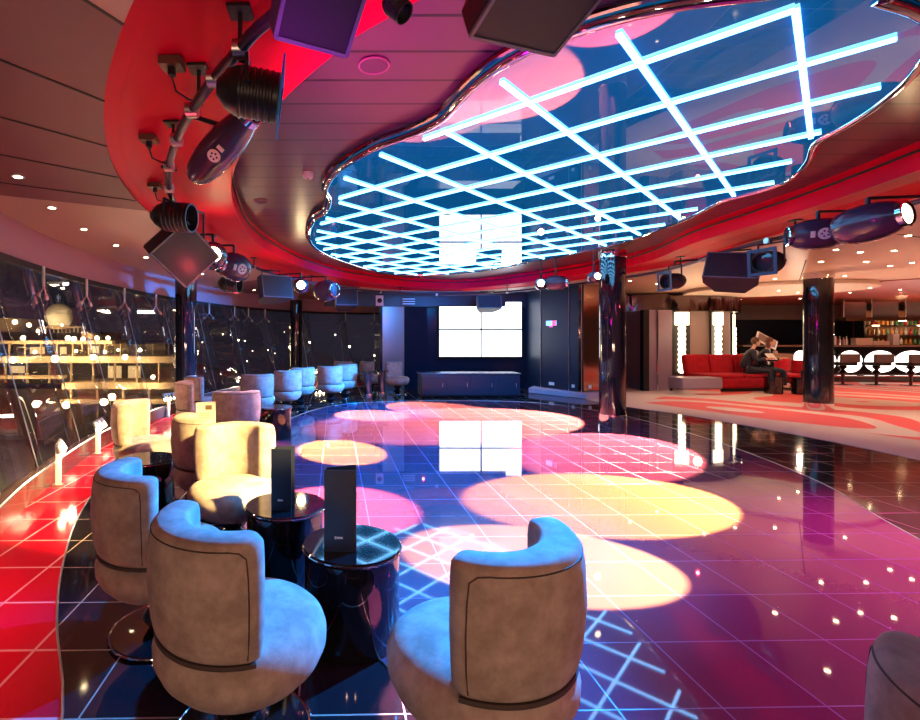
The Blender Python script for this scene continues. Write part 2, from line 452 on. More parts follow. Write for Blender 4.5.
# ------------------------------------------------------------------ columns
def column(x, y, r, h, label):
    t = thing('round_column', label, 'column', (x, y, 0)); 
    MB().cyl((0,0,.16), (0,0,h-.1), r, n=48).build('shaft', M['mirrordark2'], t)
    MB().lathe([(r+.004,.0),(r+.012,.0),(r+.012,.16),(r-.01,.17)], 48).build('chrome_base', M['chrome'], t)
    MB().lathe([(r-.01,h-.14),(r+.01,h-.13),(r+.01,h),(r-.02,h)], 48).build('top_collar', M['chrome'], t)
    for a in (PI*.9, PI*1.22, PI*1.5, PI*1.78, PI*2.1):
        MB().box(((r+.001)*math.cos(a), (r+.001)*math.sin(a), h/2), (.006, .004, h-.3), None, a).build('panel_joint', M['blackmatte'], t)
    return t
M['mirrordark2'] = mat('black mirror column cladding', (.012,.012,.018), .05, spec=.5, ior=1.8)
column(4.72, 8.65, .21, 3.04, 'black mirror column with chrome foot at the edge of the dance floor under the mirrored ceiling')
column(9.85, 10.2, .235, ZC, 'black mirror column standing on the red swirl carpet in front of the bar')
column(-3.12, 9.6, .2, ZC, 'tall black mirror column between the window seats and the left windows')
column(-1.6, 16.0, .2, ZC, 'slim distant black column by the far windows behind the blue chairs')

# ------------------------------------------------------------------ windows, fascia, kerb
step = 4
ki = list(range(0, len(wb), step))
wn = 1
for a, b_ in zip(ki, ki[1:]):
    vs = []
    for i in range(a, b_+1):
        vs += [(wb[i].x, wb[i].y, .2), (wt[i].x, wt[i].y, 2.4)]
    vs2 = [(x-.012 if True else x, y, z) for x, y, z in vs]
    m_ = len(vs)//2; g = MB()
    fs = [(2*q, 2*q+2, 2*q+3, 2*q+1) for q in range(m_-1)]
    g.add(vs, fs, True)
    go = g.build('window_%d' % wn, M['glass']); struct(go)
    so = go.modifiers.new('t', 'SOLIDIFY'); so.thickness = .01
    fr = MB(); p0 = Vector((wb[a].x, wb[a].y, .2)); p1 = Vector((wt[a].x, wt[a].y, 2.4))
    fr.cyl(p0, p1, .006, n=8)
    fr.build('window_frame', M['alu'], go)
    wn += 1
struct(MB().prism([Vector((-1.7,-3))] + [Vector((24.6,-3)), Vector((24.6,30.6)), Vector((3.6,30.6)), Vector((3.6,17.8))] + outward(wb, .04)[::-1], -.1, 0).build('floor', M['floor_black']))
ke = MB()
ko = outward(wb, .02); kin = outward(wb, -.12)
for i in range(len(wb)-1):
    ke.prism([kin[i], kin[i+1], ko[i+1], ko[i]], 0, .2)
struct(ke.build('baseboard_left', M['kerb']))
kr = MB(); kr.tube([(p.x, p.y, .205) for p in outward(wb, -.1)], .009, 6); struct(kr.build('trim_5', M['alu']))
fa = MB(); f2 = outward(wt, .06)
for i in range(len(wt)-1): fa.prism([wt[i], wt[i+1], f2[i+1], f2[i]], 2.4, ZC)
struct(fa.build('wall_left', M['pinkfascia']))
fh = MB(); f3 = outward(wt, -.02); f4 = outward(wt, .08)
for i in range(len(wt)-1): fh.prism([f3[i], f3[i+1], f4[i+1], f4[i]], 2.36, 2.43)
struct(fh.build('trim_6', M['blackmatte']))

# ------------------------------------------------------------------ far walls
def wall_seg(name, a, b_, z0, z1, m, th=.08, st=True):
    a, b_ = Vector(a), Vector(b_); d = (b_-a).normalized(); q = Vector((-d.y, d.x))*th
    o = MB().prism([a, b_, b_+q, a+q], z0, z1).build(name, m)
    return struct(o) if st else o
wall_seg('wall_screen', (2.45,14.6), (5.35,14.6), 0, ZC, M['darkpanel'])
wall_seg('wall_screen_side', (5.35,14.6), (5.42,13.6), 0, ZC, M['sidepanel'])
wall_seg('wall_panelled', (5.42,13.6), (5.93,12.3), 0, ZC, M['sidepanel'])
wall_seg('wall_bronze', (5.93,12.3), (6.75,12.65), 0, ZC, M['brownpanel'])
wall_seg('wall_steel', (1.1,14.35), (1.75,14.5), 0, 2.55, mat('brushed steel wall', (.45,.42,.4), .28, metal=1))
wall_seg('wall_dark', (1.75,14.5), (2.45,14.6), 0, ZC, M['darkpanel'])
wall_seg('wall_header', (-.6,14.2), (5.35,14.45), 2.42, ZC, M['navy'], .06)
wall_seg('wall_window_end', (1.1,14.35), (1.15,17.6), 0, 2.55, M['darkpanel'])
for x, y, kk in ((5.42,13.58,1), (5.78,12.66,2), (5.925,12.28,3)):
    struct(MB().cyl((x, y-.005, 0), (x, y-.005, ZC), .008, n=6).build('trim_%d' % (6+kk), M['alu']))
struct(MB().prism([Vector((5.0,13.35)), Vector((5.9,12.0)), Vector((6.7,12.3)), Vector((6.75,12.62)), Vector((5.95,12.27)), Vector((5.44,13.58)), Vector((5.38,14.0))], .006, .14).build('trim_10', M['plinth'], bevel=.01))
# back of the lounge
wall_seg('wall_back', (6.75,12.65), (6.8,30.3), 0, ZC, M['navy'])
wall_seg('wall_far', (6.8,30.0), (24.5,30.0), 0, ZC, M['navy'])
wall_seg('wall_far_upper', (12,19.9), (24.5,19.9), 2.25, ZC, M['beigewall'])
wall_seg('wall_bar', (12,20.0), (24.5,20.0), 0, 2.25, M['navy'])
wall_seg('wall_right', (24.4,-3), (24.4,30), 0, ZC, M['beigewall'])
# room behind the camera
wall_seg('wall_rear', (-2.2,-2.9), (24.4,-2.9), 0, ZC, M['beigewall'])
wall_seg('wall_passage', (7.0,21.2), (10.2,21.2), 0, 1.28, mat('dark plum counter', (.03,.015,.025), .4))
wall_seg('wall_passage_upper', (7.0,21.4), (10.2,21.4), 2.2, ZC, M['beigewall'])

# small wall sign and floor sockets
s = thing('wall_sign', 'small blue and red lit sign high on the dark glossy wall', 'sign', (0, 0, 0))
u = Vector((.51,-1.3,0)).normalized(); q = Vector((-u.y*-1, 0, 0))
sp0 = Vector((5.53,13.32,0)); nv = Vector((-.93,-.365,0)).normalized()
def onwall(t, z, off=.02): p = Vector((5.42,13.6,0)) + u*t + nv*off; return Vector((p.x, p.y, z))
rzw = math.atan2(u.y, u.x)
bo = onwall(.42, 1.9, .015); s.location = bo
MB().box((0,0,0), (.36,.02,.13), None, rzw).build('panel', mat('sign blue', (.3,.6,.9), .4, emit=(.25,.6,1), es=1.2), s)
MB().box(tuple(u*.11+nv*.012), (.13,.012,.13), None, rzw).build('red_end', mat('sign red', (.9,.1,.2), .4, emit=(1,.1,.25), es=1.2), s)
MB().box(tuple(u*.0+nv*.01-Vector((0,0,.09))), (.12,.012,.04), None, rzw).build('pendant', mat('sign pink', (.9,.1,.5), .4, emit=(.9,.1,.5), es=.8), s)
for i, (t, lab) in enumerate(((.42,'double white socket plate low on the glossy wall panel'), (1.15,'single white socket plate near the metal edge of the glossy wall'))):
    o = MB().box((0,0,0), (.18 if i == 0 else .09, .012, .08), None, rzw).build('socket_plate', M['white'])
    o.location = onwall(t, .27, .008); tag(o, lab, 'socket')
o = MB().box((0,0,0), (.1,.012,.09), None, math.atan2(.35,.82)).build('socket_plate', M['white']); o.location = (6.2,12.4,.27)
tag(o, 'white socket plate low on the bronze mirrored wall beside the column', 'socket')

# ------------------------------------------------------------------ video wall
vw = thing('video_wall', 'video wall of four bright white screens above the low dark cabinet', 'screen', (0,0,0))
x0, x1, z0, z1, yy = 2.76, 5.22, .93, 2.58, 14.45
MB().box(((x0+x1)/2, yy+.06, (z0+z1)/2), (x1-x0+.04, .1, z1-z0+.04)).build('housing', M['blackmatte'], vw)
xm, zm = (x0+x1)/2+.02, (z0+z1)/2
for a, b_ in ((x0, xm), (xm, x1)):
    for c, d in ((z0, zm), (zm, z1)):
        f_ = MB().box(((a+b_)/2, yy, (c+d)/2), (b_-a, .03, d-c)).build('bezel', M['black'], vw)
        MB().box(((a+b_)/2, yy-.02, (c+d)/2), (b_-a-.05, .012, d-c-.05)).build('screen', M['screen'], f_)
cb = thing('low_stage_cabinet', 'long low dark blue cabinet standing under the video wall', 'cabinet', (3.18, 12.7, 0))
MB().box((0,0,.3), (2.5,.6,.54)).build('body', mat('dark blue cabinet', (.012,.035,.06), .35), cb, .01)
MB().box((0,0,.59), (2.56,.66,.04)).build('cabinet_top', mat('dark blue top', (.03,.07,.11), .25), cb, .01)
MB().box((0,.02,.02), (2.42,.54,.04)).build('plinth', M['blackmatte'], cb)
for k in range(4):
    d_ = MB().box((-.93+.62*k, -.308, .3), (.58,.02,.48)).build('door', mat('cabinet door', (.010,.035,.06), .3), cb, .005)
    MB().cyl((-.93+.62*k+.22, -.325, .26), (-.93+.62*k+.22, -.325, .36), .006, n=8).build('handle', M['alu'], d_)

# ------------------------------------------------------------------ swivel tub chairs
def arc_back(R=.235, w=.135, z0=.44, z1=.90, half=math.radians(60), mseg=26):
    # a curved cushion: superellipse section in (radial,height), swept round the seat, ends rounded
    mb = MB(); ns = 28; vs = []; hz = (z1-z0)/2; cz = (z1+z0)/2
    ends = 7; rows = []
    aw = .055/R
    def section(theta, k, shr):
        row = []
        for i in range(ns):
            t = 2*PI*i/ns; c, s_ = math.cos(t), math.sin(t); e = 2/6.0; ez = 2/6.5
            rr = math.copysign(abs(c)**e, c)*w/2*k; zz = math.copysign(abs(s_)**ez, s_)*(hz*(1-.12*(1-k)))
            h_ = (zz+hz)/(2*hz); bul = .018*math.sin(PI*h_) + .012*(h_-.5)
            rad = R + rr + bul*(1 if rr > 0 else .3)
            row.append((rad*math.sin(theta), -rad*math.cos(theta), cz+zz))
        return row
    ths = []
    for k in range(ends): ph = (k+.35)/ends*PI/2; ths.append((-half - aw*(math.cos(ph)-1)*-1 + 0 , math.sin(ph)))
    ths = [(-half - aw*math.cos((k+.2)/ends*PI/2), math.sin((k+.2)/ends*PI/2)**.7) for k in range(ends)]
    mid = [(-half + 2*half*k/mseg, 1) for k in range(mseg+1)]
    ths = ths + mid + [(-a, k) for a, k in ths[::-1]]
    for th, k in ths: rows.append(section(th, k, 0))
    for r in rows: vs += r
    fs = []
    for a in range(len(rows)-1):
        for i in range(ns):
            j = (i+1) % ns; fs.append((a*ns+i, a*ns+j, (a+1)*ns+j, (a+1)*ns+i))
    fs += [tuple(range(ns)), tuple(range((len(rows)-1)*ns, len(rows)*ns))[::-1]]
    return mb.add(vs, fs, True)
def make_chair(fab, name='swivel_tub_chair'):
    t = thing(name, 'chair', 'chair')
    prof = [(0,.235),(.12,.232),(.2,.238),(.255,.262),(.295,.305),(.318,.355),(.32,.395),(.308,.43),(.285,.452),(.25,.465),(.15,.475),(0,.478)]
    MB().lathe(prof, 56).build('seat', fab, t)
    bk = arc_back(R=.252, z0=.446, z1=.85).build('backrest', fab, t)
    def orad(z):
        hz, cz = (.85-.446)/2, (.85+.446)/2; sn = min(.999, abs((z-cz)/hz)**3.25); c_ = (1-sn*sn)**.5
        h_ = (z-.446)/(2*hz); return .252 + .0675*c_**(1/3) + .018*math.sin(PI*h_) + .012*(h_-.5)
    zs_ = [(-61, .47), (-61.5, .55), (-61.5, .65), (-61, .74), (-60, .80), (-56, .818)] + [(-50+2.5*k, .822) for k in range(41)]
    zs_ += [(56, .818), (60, .80), (61, .74), (61.5, .65), (61.5, .55), (61, .47)]
    pp = [((orad(z)+.0005)*math.sin(math.radians(a)), -(orad(z)+.0005)*math.cos(math.radians(a)), z) for a, z in zs_]
    MB().tube(pp, .0024, 6).build('piping', M['seam'], bk)
    pp = [(.305*math.sin(math.radians(66)*k/24), -.305*math.cos(math.radians(66)*k/24), .446) for k in range(-24, 25)]
    MB().tube(pp, .0085, 6).build('seam', M['seam'], bk)
    p2 = [(.0,.018),(.05,.018),(.05,.03),(.085,.05),(.105,.085),(.085,.12),(.05,.138),(.05,.142),(.085,.16),(.105,.19),(.1,.215),(.09,.236),(0,.236)]
    MB().lathe(p2, 36).build('pedestal', M['blackgloss'], t)
    fo = MB().lathe([(0,0),(.255,0),(.26,.006),(.25,.016),(.1,.024),(0,.024)], 48).build('foot_disc', M['blackgloss'], t)
    MB().tube([(.258*math.cos(2*PI*i/48), .258*math.sin(2*PI*i/48), .009) for i in range(48)], .006, 8, True).build('chrome_edge', M['chrome'], fo)
    return t
M['seam'] = mat('dark seam', (.07,.05,.045), .8)
chair = make_chair(M['suede'])
G = 'taupe suede swivel tub chairs around the dance floor'
# (x, y, heading deg: 0 faces away from the camera, + towards the right), label
chairs = [
 (-.39,1.86, 46, 'large taupe tub chair in front beside the round table with the tallest menu'),
 (.465,1.70, -40, 'taupe tub chair alone on the lit dance floor tiles, turned toward the front round table'),
 (-.93,2.52, 58, 'taupe tub chair behind the front left chair, back to the black and red floor edge'),
 (-.80,3.52, 172, 'tub chair facing the camera with its backrest lit bright yellow behind the rear round table'),
 (-1.12,4.15, 55, 'yellow-lit tub chair seen from behind between the two brightest chairs'),
 (-2.02,5.0, 92, 'cream-lit tub chair nearest the red floor, turned sideways with its open seat showing'),
 (-1.38,6.15, -22, 'pink-lit tub chair behind the bright menu card table'),
 (-2.2,7.35, 70, 'half pink half blue tub chair beside the big window column'),
 (-2.4,8.4, 60, 'blue-lit tub chair just behind the half pink chair by the window column'),
 (-1.6,8.95, -10, 'wide blue-lit tub chair seen from behind near the window uplights'),
 (-1.2,9.95, -25, 'blue tub chair with its back to the camera left of the slim far column'),
 (-1.0,10.95, -35, 'blue tub chair with only its seat showing beside the slim far column'),
 (-.33,11.4, 8, 'blue tub chair standing foremost in the far cluster by the two small bar tables'),
 (-.02,12.35, -40, 'blue tub chair right behind the foremost one of the far cluster'),
 (.02,13.75, 30, 'blue tub chair at the back of the far cluster against the dark windows'),
 (.74,13.7, 60, 'narrow side-on blue tub chair just behind the two small bar tables'),
 (1.4,13.1, 140, 'blue tub chair with black shadowed side in front of the steel wall'),
 (1.37,.83, 85, 'blue-grey tub chair cut off by the frame edge at the dance floor corner'),
]
for i, (x, y, h, lab) in enumerate(chairs):
    place(chair, i == 0, (x, y, .003), -math.radians(h), lab, G)
rchair = make_chair(M['red_fabric'])
for i, (x, y, h, lab) in enumerate([(12.92,14.1,-80,'red swivel tub chair on the swirl carpet beside the right column'), (13.7,15.55,-20,'red tub chair behind by the set table'), (15.1,15.8,10,'second red tub chair behind the right column by the set table')]):
    place(rchair, i == 0, (x, y, .006), -math.radians(h), lab, 'red tub chairs in the lounge')

# ------------------------------------------------------------------ drum tables
def make_table():
    t = thing('drum_table', 'table', 'table')
    MB().lathe([(0,.0),(.232,0),(.238,.008),(.238,.43),(.232,.436),(0,.436)], 56).build('drum', M['blackgloss'], t)
    tp = MB().lathe([(0,.436),(.246,.436),(.25,.442),(.25,.456),(.244,.462),(.2,.462),(0,.462)], 56).build('table_top', M['blackgloss'], t)
    MB().tube([(.249*math.cos(2*PI*i/48), .249*math.sin(2*PI*i/48), .449) for i in range(48)], .004, 6, True).build('metal_band', M['chrome'], tp)
    return t
tab = make_table()
tabs = [(.035,2.48,'black glossy drum table with the tallest black menu between the two front chairs'),
        (-.37,3.06,'black glossy drum table behind the front one, carrying the leaning dark menu'),
        (-1.72,4.22,'black drum table hidden between the cream chair and the yellow-backed chair'),
        (-1.5,5.35,'black drum table carrying the brightly lit menu card'),
        (-1.05,7.4,'dark drum table beside the pink-lit chair at the dance floor edge')]
for i, (x, y, lab) in enumerate(tabs): place(tab, i == 0, (x, y, .003), 0, lab, 'black drum tables')
def bar_table(x, y, lab, first=None):
    t = thing('small_bar_table', lab, 'table', (x, y, .003), 0, 'small chrome bar tables')
    MB().cyl((0,0,.02), (0,0,.66), .09, n=20).build('stem', M['mirrordark2'], t)
    MB().cyl((0,0,.66), (0,0,.69), .17, n=28).build('table_top', M['blackgloss'], t)
    MB().cyl((0,0,0), (0,0,.14), .13, n=28).build('chrome_base', M['chrome'], t)
bar_table(.56,12.0, 'small mirror-stemmed bar table nearer the blue chair cluster'); bar_table(.92,12.3, 'small mirror-stemmed bar table nearer the steel wall')

# folded menus
def menu(x, y, z, rz, h, w, label, cover, tilt=0, ang=25, print_=True):
    t = thing('folded_menu', label, 'menu', (x, y, z), rz, 'standing folded menus'); t.rotation_euler = (0, tilt, rz)
    a = math.radians(ang)
    for k, (sg, nm) in enumerate(((1, 'front_leaf'), (-1, 'rear_leaf'))):
        l = MB().box((0,0,h/2), (w,.004,h))
        o = l.build(nm, cover, t)
        o.location = (0, -.045 if sg == 1 else .03, 0)
        o.rotation_euler = (0, 0, 0 if sg == 1 else a)
        if sg == 1 and print_:
            g_ = MB().box((w*-.02,-.003,h*.17), (w*.2,.001,h*.025)); g_.box((-w*.15,-.003,h*.17), (w*.045,.001,h*.035)); g_.build('logo', M['paper'], o)
    return t
mdark = mat('black menu cover', (.012,.014,.022), .35)
menu(-.02,2.42,.465, math.radians(-4), .395, .158, 'tall black folded menu standing on the front round table', mdark)
menu(-.375,2.98,.465, math.radians(-8), .37, .125, 'dark printed menu standing on the second round table', mdark)
for k in range(0): pass
ml = menu(-1.5,5.3,.465, math.radians(8), .34, .2, 'cream menu card with printed lines standing brightly lit by the pink chair', mat('cream card', (.75,.62,.45), .5), print_=False)
pr = MB()
for k in range(9): pr.box((-.02,-.0485,.05+.022*k), (.12,.001,.006))
pr.box((.03,-.0485,.29), (.07,.001,.05)); pr.build('printed_lines', mat('print ink', (.12,.06,.04), .6), ml)

# ------------------------------------------------------------------ lighting rail and fixtures
rail = thing('lighting_rail', 'dark curved lighting pipe hung beneath the red ceiling ring', 'lighting rail')
zr = 2.74
MB().tube([(p.x, p.y, zr) for p in ring_mid], .026, 10, True).build('pipe', mat('purple black pipe', (.045,.03,.06), .35, metal=.5), rail)
for i in range(0, n, 10):
    p = ring_mid[i]; h_ = MB().cyl((p.x, p.y, zr), (p.x, p.y, ZR+.03), .01, n=8); h_.box((p.x, p.y, ZR+.022), (.1,.1,.015)); h_.build('hanger', M['black'], rail)
for i in range(4, n, 6):
    p = ring_mid[i]; MB().cyl((p.x-.03, p.y, zr+.0), (p.x+.03, p.y, zr+.0), .04, n=12).build('clamp', M['alu'], rail)
# plug boxes on the soffit
for i, (px, py) in enumerate(((172,68),(149,142),(155,188))):
    p = P(px, py, ZR-.02); b0 = thing('plug_box', ['power box with black cable on the red soffit nearest the camera', 'power box in the middle of the red soffit row', 'power box on the red soffit beside the small par lamp'][i], 'power box', p)
    MB().box((0,0,.02), (.11,.09,.04)).build('plate', mat('brown plate %d' % i, (.12,.06,.04), .5), b0)
    MB().cyl((0,0,.0), (0,0,-.04), .02, n=12).build('plug', M['black'], b0)
    q_ = min(ring_mid, key=lambda r: (r-Vector((p.x, p.y))).length); e = Vector((q_.x-p.x, q_.y-p.y, zr-p.z)) + Vector((0,.06,0))
    MB().tube([(0,0,-.04), (.01,.03,-.1), tuple(e*.5+Vector((0,0,-.06))), tuple(e)], .006, 6).build('cable', M['black'], b0)

def aim(d):   # rotation taking +X to d, keeping Z up
    d = Vector(d).normalized(); return (0, -math.asin(d.z), math.atan2(d.y, d.x))
def hang(t, loc, rot, s_):     # yoke in world upright: two arms and a clamp up to the rail
    pass
def arm(t, loc, up):
    q_ = min(ring_mid, key=lambda r_: (r_-Vector((loc[0], loc[1]))).length); e = Vector((q_.x-loc[0], q_.y-loc[1], 0))
    if e.length > 1.3: MB().cyl((0,0,up), (0,0,ZS-loc[2]), .012, n=8).build('drop_rod', M['black'], t)
    elif e.length > .05: MB().cyl((0,0,up), (e.x,e.y,up), .014, n=8).build('side_arm', M['black'], t)
def par_can(loc, d, r, ln, label, frame=M['gelblue'], lit=False, up=.3, grp='par lamps on the lighting rail'):
    t = thing('par_can_lamp', label, 'stage light', loc, 0, grp); rot = aim(d)
    R = Matrix.Rotation(rot[2], 4, 'Z') @ Matrix.Rotation(rot[1], 4, 'Y')
    S = R @ Matrix.Rotation(PI/2, 4, 'Y')          # lathe Z -> direction
    pf = [(0,-ln*.5),(r*.35,-ln*.5),(r*.45,-ln*.46),(r*.8,-ln*.34),(r*.98,-ln*.2)]
    for k in range(6):
        z = -ln*.15 + k*ln*.1; pf += [(r*1.0,z),(r*1.05,z+ln*.02),(r*1.05,z+ln*.05),(r,z+ln*.07)]
    pf += [(r*1.02, ln*.5), (r*.92, ln*.5), (r*.88, ln*.2), (0, ln*.2)]
    MB().lathe(pf, 32, S).build('body', M['black'], t)
    MB().lathe([(0,ln*.3),(r*.86,ln*.28),(r*.86,ln*.26),(0,ln*.24)], 24, S).build('lens', M['bulb'] if lit else M['lens'], t)
    if frame:
        g = MB(); a = r*1.28; w_ = r*.3; x = ln*.54
        g.box((x,0,a-w_/2), (.008,2*a,w_), R); g.box((x,0,-a+w_/2), (.008,2*a,w_), R); g.box((x,a-w_/2,0), (.008,w_,2*a-2*w_), R); g.box((x,-a+w_/2,0), (.008,w_,2*a-2*w_), R)
        g.build('gel_frame', frame, t)
    side = R @ Vector((0,1,0)); y_ = MB(); zt = up
    for sg in (1, -1):
        a = side*sg*r*1.12; y_.tube([a, a*1.0+Vector((0,0,zt*.8)), ], r*.09, 6)
        y_.cyl(a*.9, a*1.12, r*.12, n=10)
    y_.tube([side*r*1.12+Vector((0,0,zt*.8)), -side*r*1.12+Vector((0,0,zt*.8))], r*.09, 6)
    y_.cyl((0,0,zt*.8), (0,0,zt), r*.12, n=8)
    y_.build('yoke', M['black'], t); arm(t, loc, up)
    return t
def scanner(loc, d, r, ln, label, lit=False, up=.2, badge=True, grp='scanner lights on the lighting rail'):
    t = thing('scanner_light', label, 'stage light', loc, 0, grp); rot = aim(d)
    R = Matrix.Rotation(rot[2], 4, 'Z') @ Matrix.Rotation(rot[1], 4, 'Y'); S = R @ Matrix.Rotation(PI/2, 4, 'Y')
    pf = [(0,-ln*.5),(r*.5,-ln*.48),(r*.8,-ln*.38),(r*.97,-ln*.2),(r*1.0,0),(r*.95,ln*.2),(r*.8,ln*.36),(r*.62,ln*.46),(r*.6,ln*.5),(r*.5,ln*.5),(r*.48,ln*.44),(0,ln*.44)]
    MB().lathe(pf, 36, S).build('body', M['body_purple'], t)
    MB().lathe([(r*.6,ln*.44),(r*.66,ln*.45),(r*.66,ln*.52),(r*.56,ln*.53)], 28, S).build('lens_ring', M['chrome'], t)
    MB().lathe([(0,ln*.50),(r*.35,ln*.49),(r*.5,ln*.47),(r*.5,ln*.45)], 24, S).build('lens', M['bulb'] if lit else M['lens'], t)
    if badge:
        # round white badge with fan slots, on the side facing the room
        n_ = Vector((-loc[0], -loc[1], H-loc[2])).normalized(); ax = R @ Vector((1,0,0)); n_ = (n_ - ax*n_.dot(ax)).normalized()
        c_ = n_*(r*.99); bd = MB().cyl(c_*.97, c_*1.03, r*.36, n=24); bo_ = bd.build('fan_cover', M['white'], t)
        sl_ = MB(); e1 = ax; e2 = n_.cross(ax)
        for k in range(5):
            a = 2*PI*k/5; pc = c_*1.035 + (e1*math.cos(a)+e2*math.sin(a))*r*.17; sl_.sphere(pc, r*.06, 8)
        sl_.build('fan_slots', M['black'], bo_)
        pl = MB(); pc = c_*1.0 + ax*r*.6; Q = Matrix.Translation(pc) @ Matrix((( *e1, 0),( *e2, 0),( *n_, 0),(0,0,0,1))).transposed().to_4x4()
        pl.box((0,0,0), (r*.22, r*.4, r*.06), Q); pl.build('rating_plate', M['white'], t)
    MB().cyl((0,0,r*.8), (0,0,up), .018, n=10).build('bracket', M['black'], t); arm(t, loc, up)
    return t
def speaker(loc, w, h, dp, rot, label, up=.25, edge=True, grp='wedge speakers on the lighting rail'):
    t = thing('hanging_speaker', label, 'speaker', loc, 0, grp)
    R = Matrix.Rotation(rot[2], 4, 'Z') @ Matrix.Rotation(rot[0], 4, 'X') @ Matrix.Rotation(rot[1], 4, 'Y')
    # trapezoid cabinet: front (-Y) wide, back narrow
    a, b_ = w/2, w*.28
    poly = [(-a,-dp/2),(a,-dp/2),(a,-dp*.1),(b_,dp/2),(-b_,dp/2),(-a,-dp*.1)]
    MB().prism(poly, -h/2, h/2, R).build('cabinet', M['darkcase'], t, .01)
    MB().box((0,-dp/2-.006,0), (w*.93,.012,h*.9), R).build('grille', M['grille'], t)
    if edge:
        e = MB()
        for z in (-h*.47, h*.47): e.box((0,-dp/2-.01,z), (w*.97,.012,.012), R)
        for x in (-w*.485, w*.485): e.box((x,-dp/2-.01,0), (.012,.012,h*.95), R)
        e.build('trim_edge', M['edgeblue'], t)
    br = MB(); a_ = R @ Vector((-w*.3,0,h*.45)); c_ = R @ Vector((w*.3,0,h*.45))
    z_ = up; br.tube([a_, (a_.x,a_.y,z_), (c_.x,c_.y,z_), c_], .012, 6); br.build('bracket', M['black'], t); arm(t, loc, up)
    return t
M['edgeblue'] = mat('grey edge trim', (.12,.15,.22), .4)
zz = lambda p: zr - p.z
def PP(px, py, z): return P(px, py, z)
p = PP(248,93,2.6); par_can(p, (1,.15,-.12), .105, .27, 'big black par lamp with blue square frame hanging nearest the camera', up=zz(p))
p = PP(220,149,2.6); scanner(p, (1,-.75,.62), .105, .56, 'long dark projector with round white fan cover below the nearest par lamp', up=zz(p))
p = PP(172,217,2.58); par_can(p, (1,-.15,-.1), .125, .38, 'copper-brown par lamp above the left wedge speaker', None, up=zz(p))
p = PP(178,247,2.38); speaker(p, .50, .46, .44, (math.radians(28), math.radians(38), math.radians(40)), 'wedge speaker hanging in front of the tall left column', up=zz(p))
p = PP(213,256,2.48); scanner(p, (.3,-1,-.05), .17, .36, 'scanner light shining orange next to the left wedge speaker', True, up=zz(p), badge=False)
p = PP(234,267,2.45); scanner(p, (-.6,-.7,.1), .19, .45, 'dark scanner with pale fan cover behind the glowing orange one', up=zz(p))
p = PP(229,284,2.3); par_can(p, (1,-.2,-.1), .12, .34, 'small dark par lamp below the pair of scanners', None, up=zz(p))
p = PP(272,290,2.38); speaker(p, .6, .42, .45, (math.radians(-12), 0, math.radians(35)), 'blue-lit wedge speaker above the far left windows', up=zz(p))
p = PP(301,286,2.5); scanner(p, (.1,-1,0), .15, .34, 'glowing scanner between the two far wedge speakers', True, up=zz(p), badge=False)
p = PP(326,291,2.45); scanner(p, (.7,-.7,0), .22, .5, 'silver-lit scanner beside the farther wedge speaker', up=zz(p), badge=False)
p = Vector((0,12.3,H+(338-300)/490*12.3)); speaker(p, .55, .45, .5, (math.radians(-14), 0, math.radians(10)), 'wedge speaker with pale edge left of the video wall', up=zz(p))
p = Vector((3.78,13.0,H+(338-304)/490*13.0)); speaker(p, .62, .36, .4, (math.radians(-15), 0, 0), 'black speaker silhouetted against the top of the video wall', up=zz(p))
p = PP(541,284,2.55); scanner(p, (-.4,-1,0), .12, .34, 'small glowing scanner right of the video wall', True, up=zz(p), badge=False)
p = PP(556,283,2.55); scanner(p, (1,-.6,0), .14, .4, 'dark round scanner beside the small glowing one', up=zz(p), badge=False)
p = PP(594,277,2.55); scanner(p, (0,-1,0), .1, .26, 'tiny glowing scanner beside the dance floor column', True, up=zz(p), badge=False)
p = PP(675,281,2.42); par_can(p, (-1,-.1,-.05), .12, .34, 'par lamp with dark blue rim hanging before the chrome drum', M['geldark'], up=zz(p))
p = PP(732,273,2.42); speaker(p, .62, .40, .46, (math.radians(-22), math.radians(8), math.radians(-38)), 'large wedge speaker hanging over the lounge side', up=zz(p))
p = PP(771,262,2.45); par_can(p, (-1,-.3,-.05), .13, .30, 'blue-fronted par lamp beside the large lounge wedge speaker', M['geldark'], up=zz(p))
p = PP(818,234,2.52); scanner(p, (-1,.45,-.02), .15, .46, 'plump scanner with white fan cover over the lounge edge', up=zz(p))
p = PP(868,223,2.52); scanner(p, (.3,-1,.1), .17, .5, 'largest scanner with a glowing orange lens over the bar side', True, up=zz(p), badge=False)
p = PP(310,-2,2.6); speaker(p, .25, .2, .26, (math.radians(50), 0, math.radians(25)), 'purple-lit speaker cut off by the top of the frame', up=zz(p))
p = PP(530,-24,2.68); speaker(p, .36, .3, .26, (math.radians(70), math.radians(-4), math.radians(24)), 'large navy speaker hanging at the top centre edge', up=.2)
p = PP(395,6,2.6); par_can(p, (.6,-.3,-.7), .035, .1, 'small black lamp at the top beside the purple speaker', None, up=zz(p))
# box and striped vent on the header wall
sb = thing('wall_speaker', 'small white-framed speaker on the dark header left of the video wall', 'speaker', (1.0,14.18,2.58))
MB().box((0,0,0), (.22,.06,.3)).build('case', M['white'], sb, .01)
MB().cyl((0,-.031,0), (0,-.04,0), .07, n=20).build('cone', M['blackmatte'], sb)
sb = thing('striped_vent', 'small vent with three pale stripes on the dark header', 'vent', (1.85,14.22,2.56))
MB().box((0,0,0), (.4,.04,.24)).build('plate', M['black'], sb)
v_ = MB()
for k in (-1, 0, 1): v_.box((0,-.024,k*.07), (.36,.01,.025))
v_.build('slats', mat('pale lilac slats', (.6,.55,.75), .4), sb)

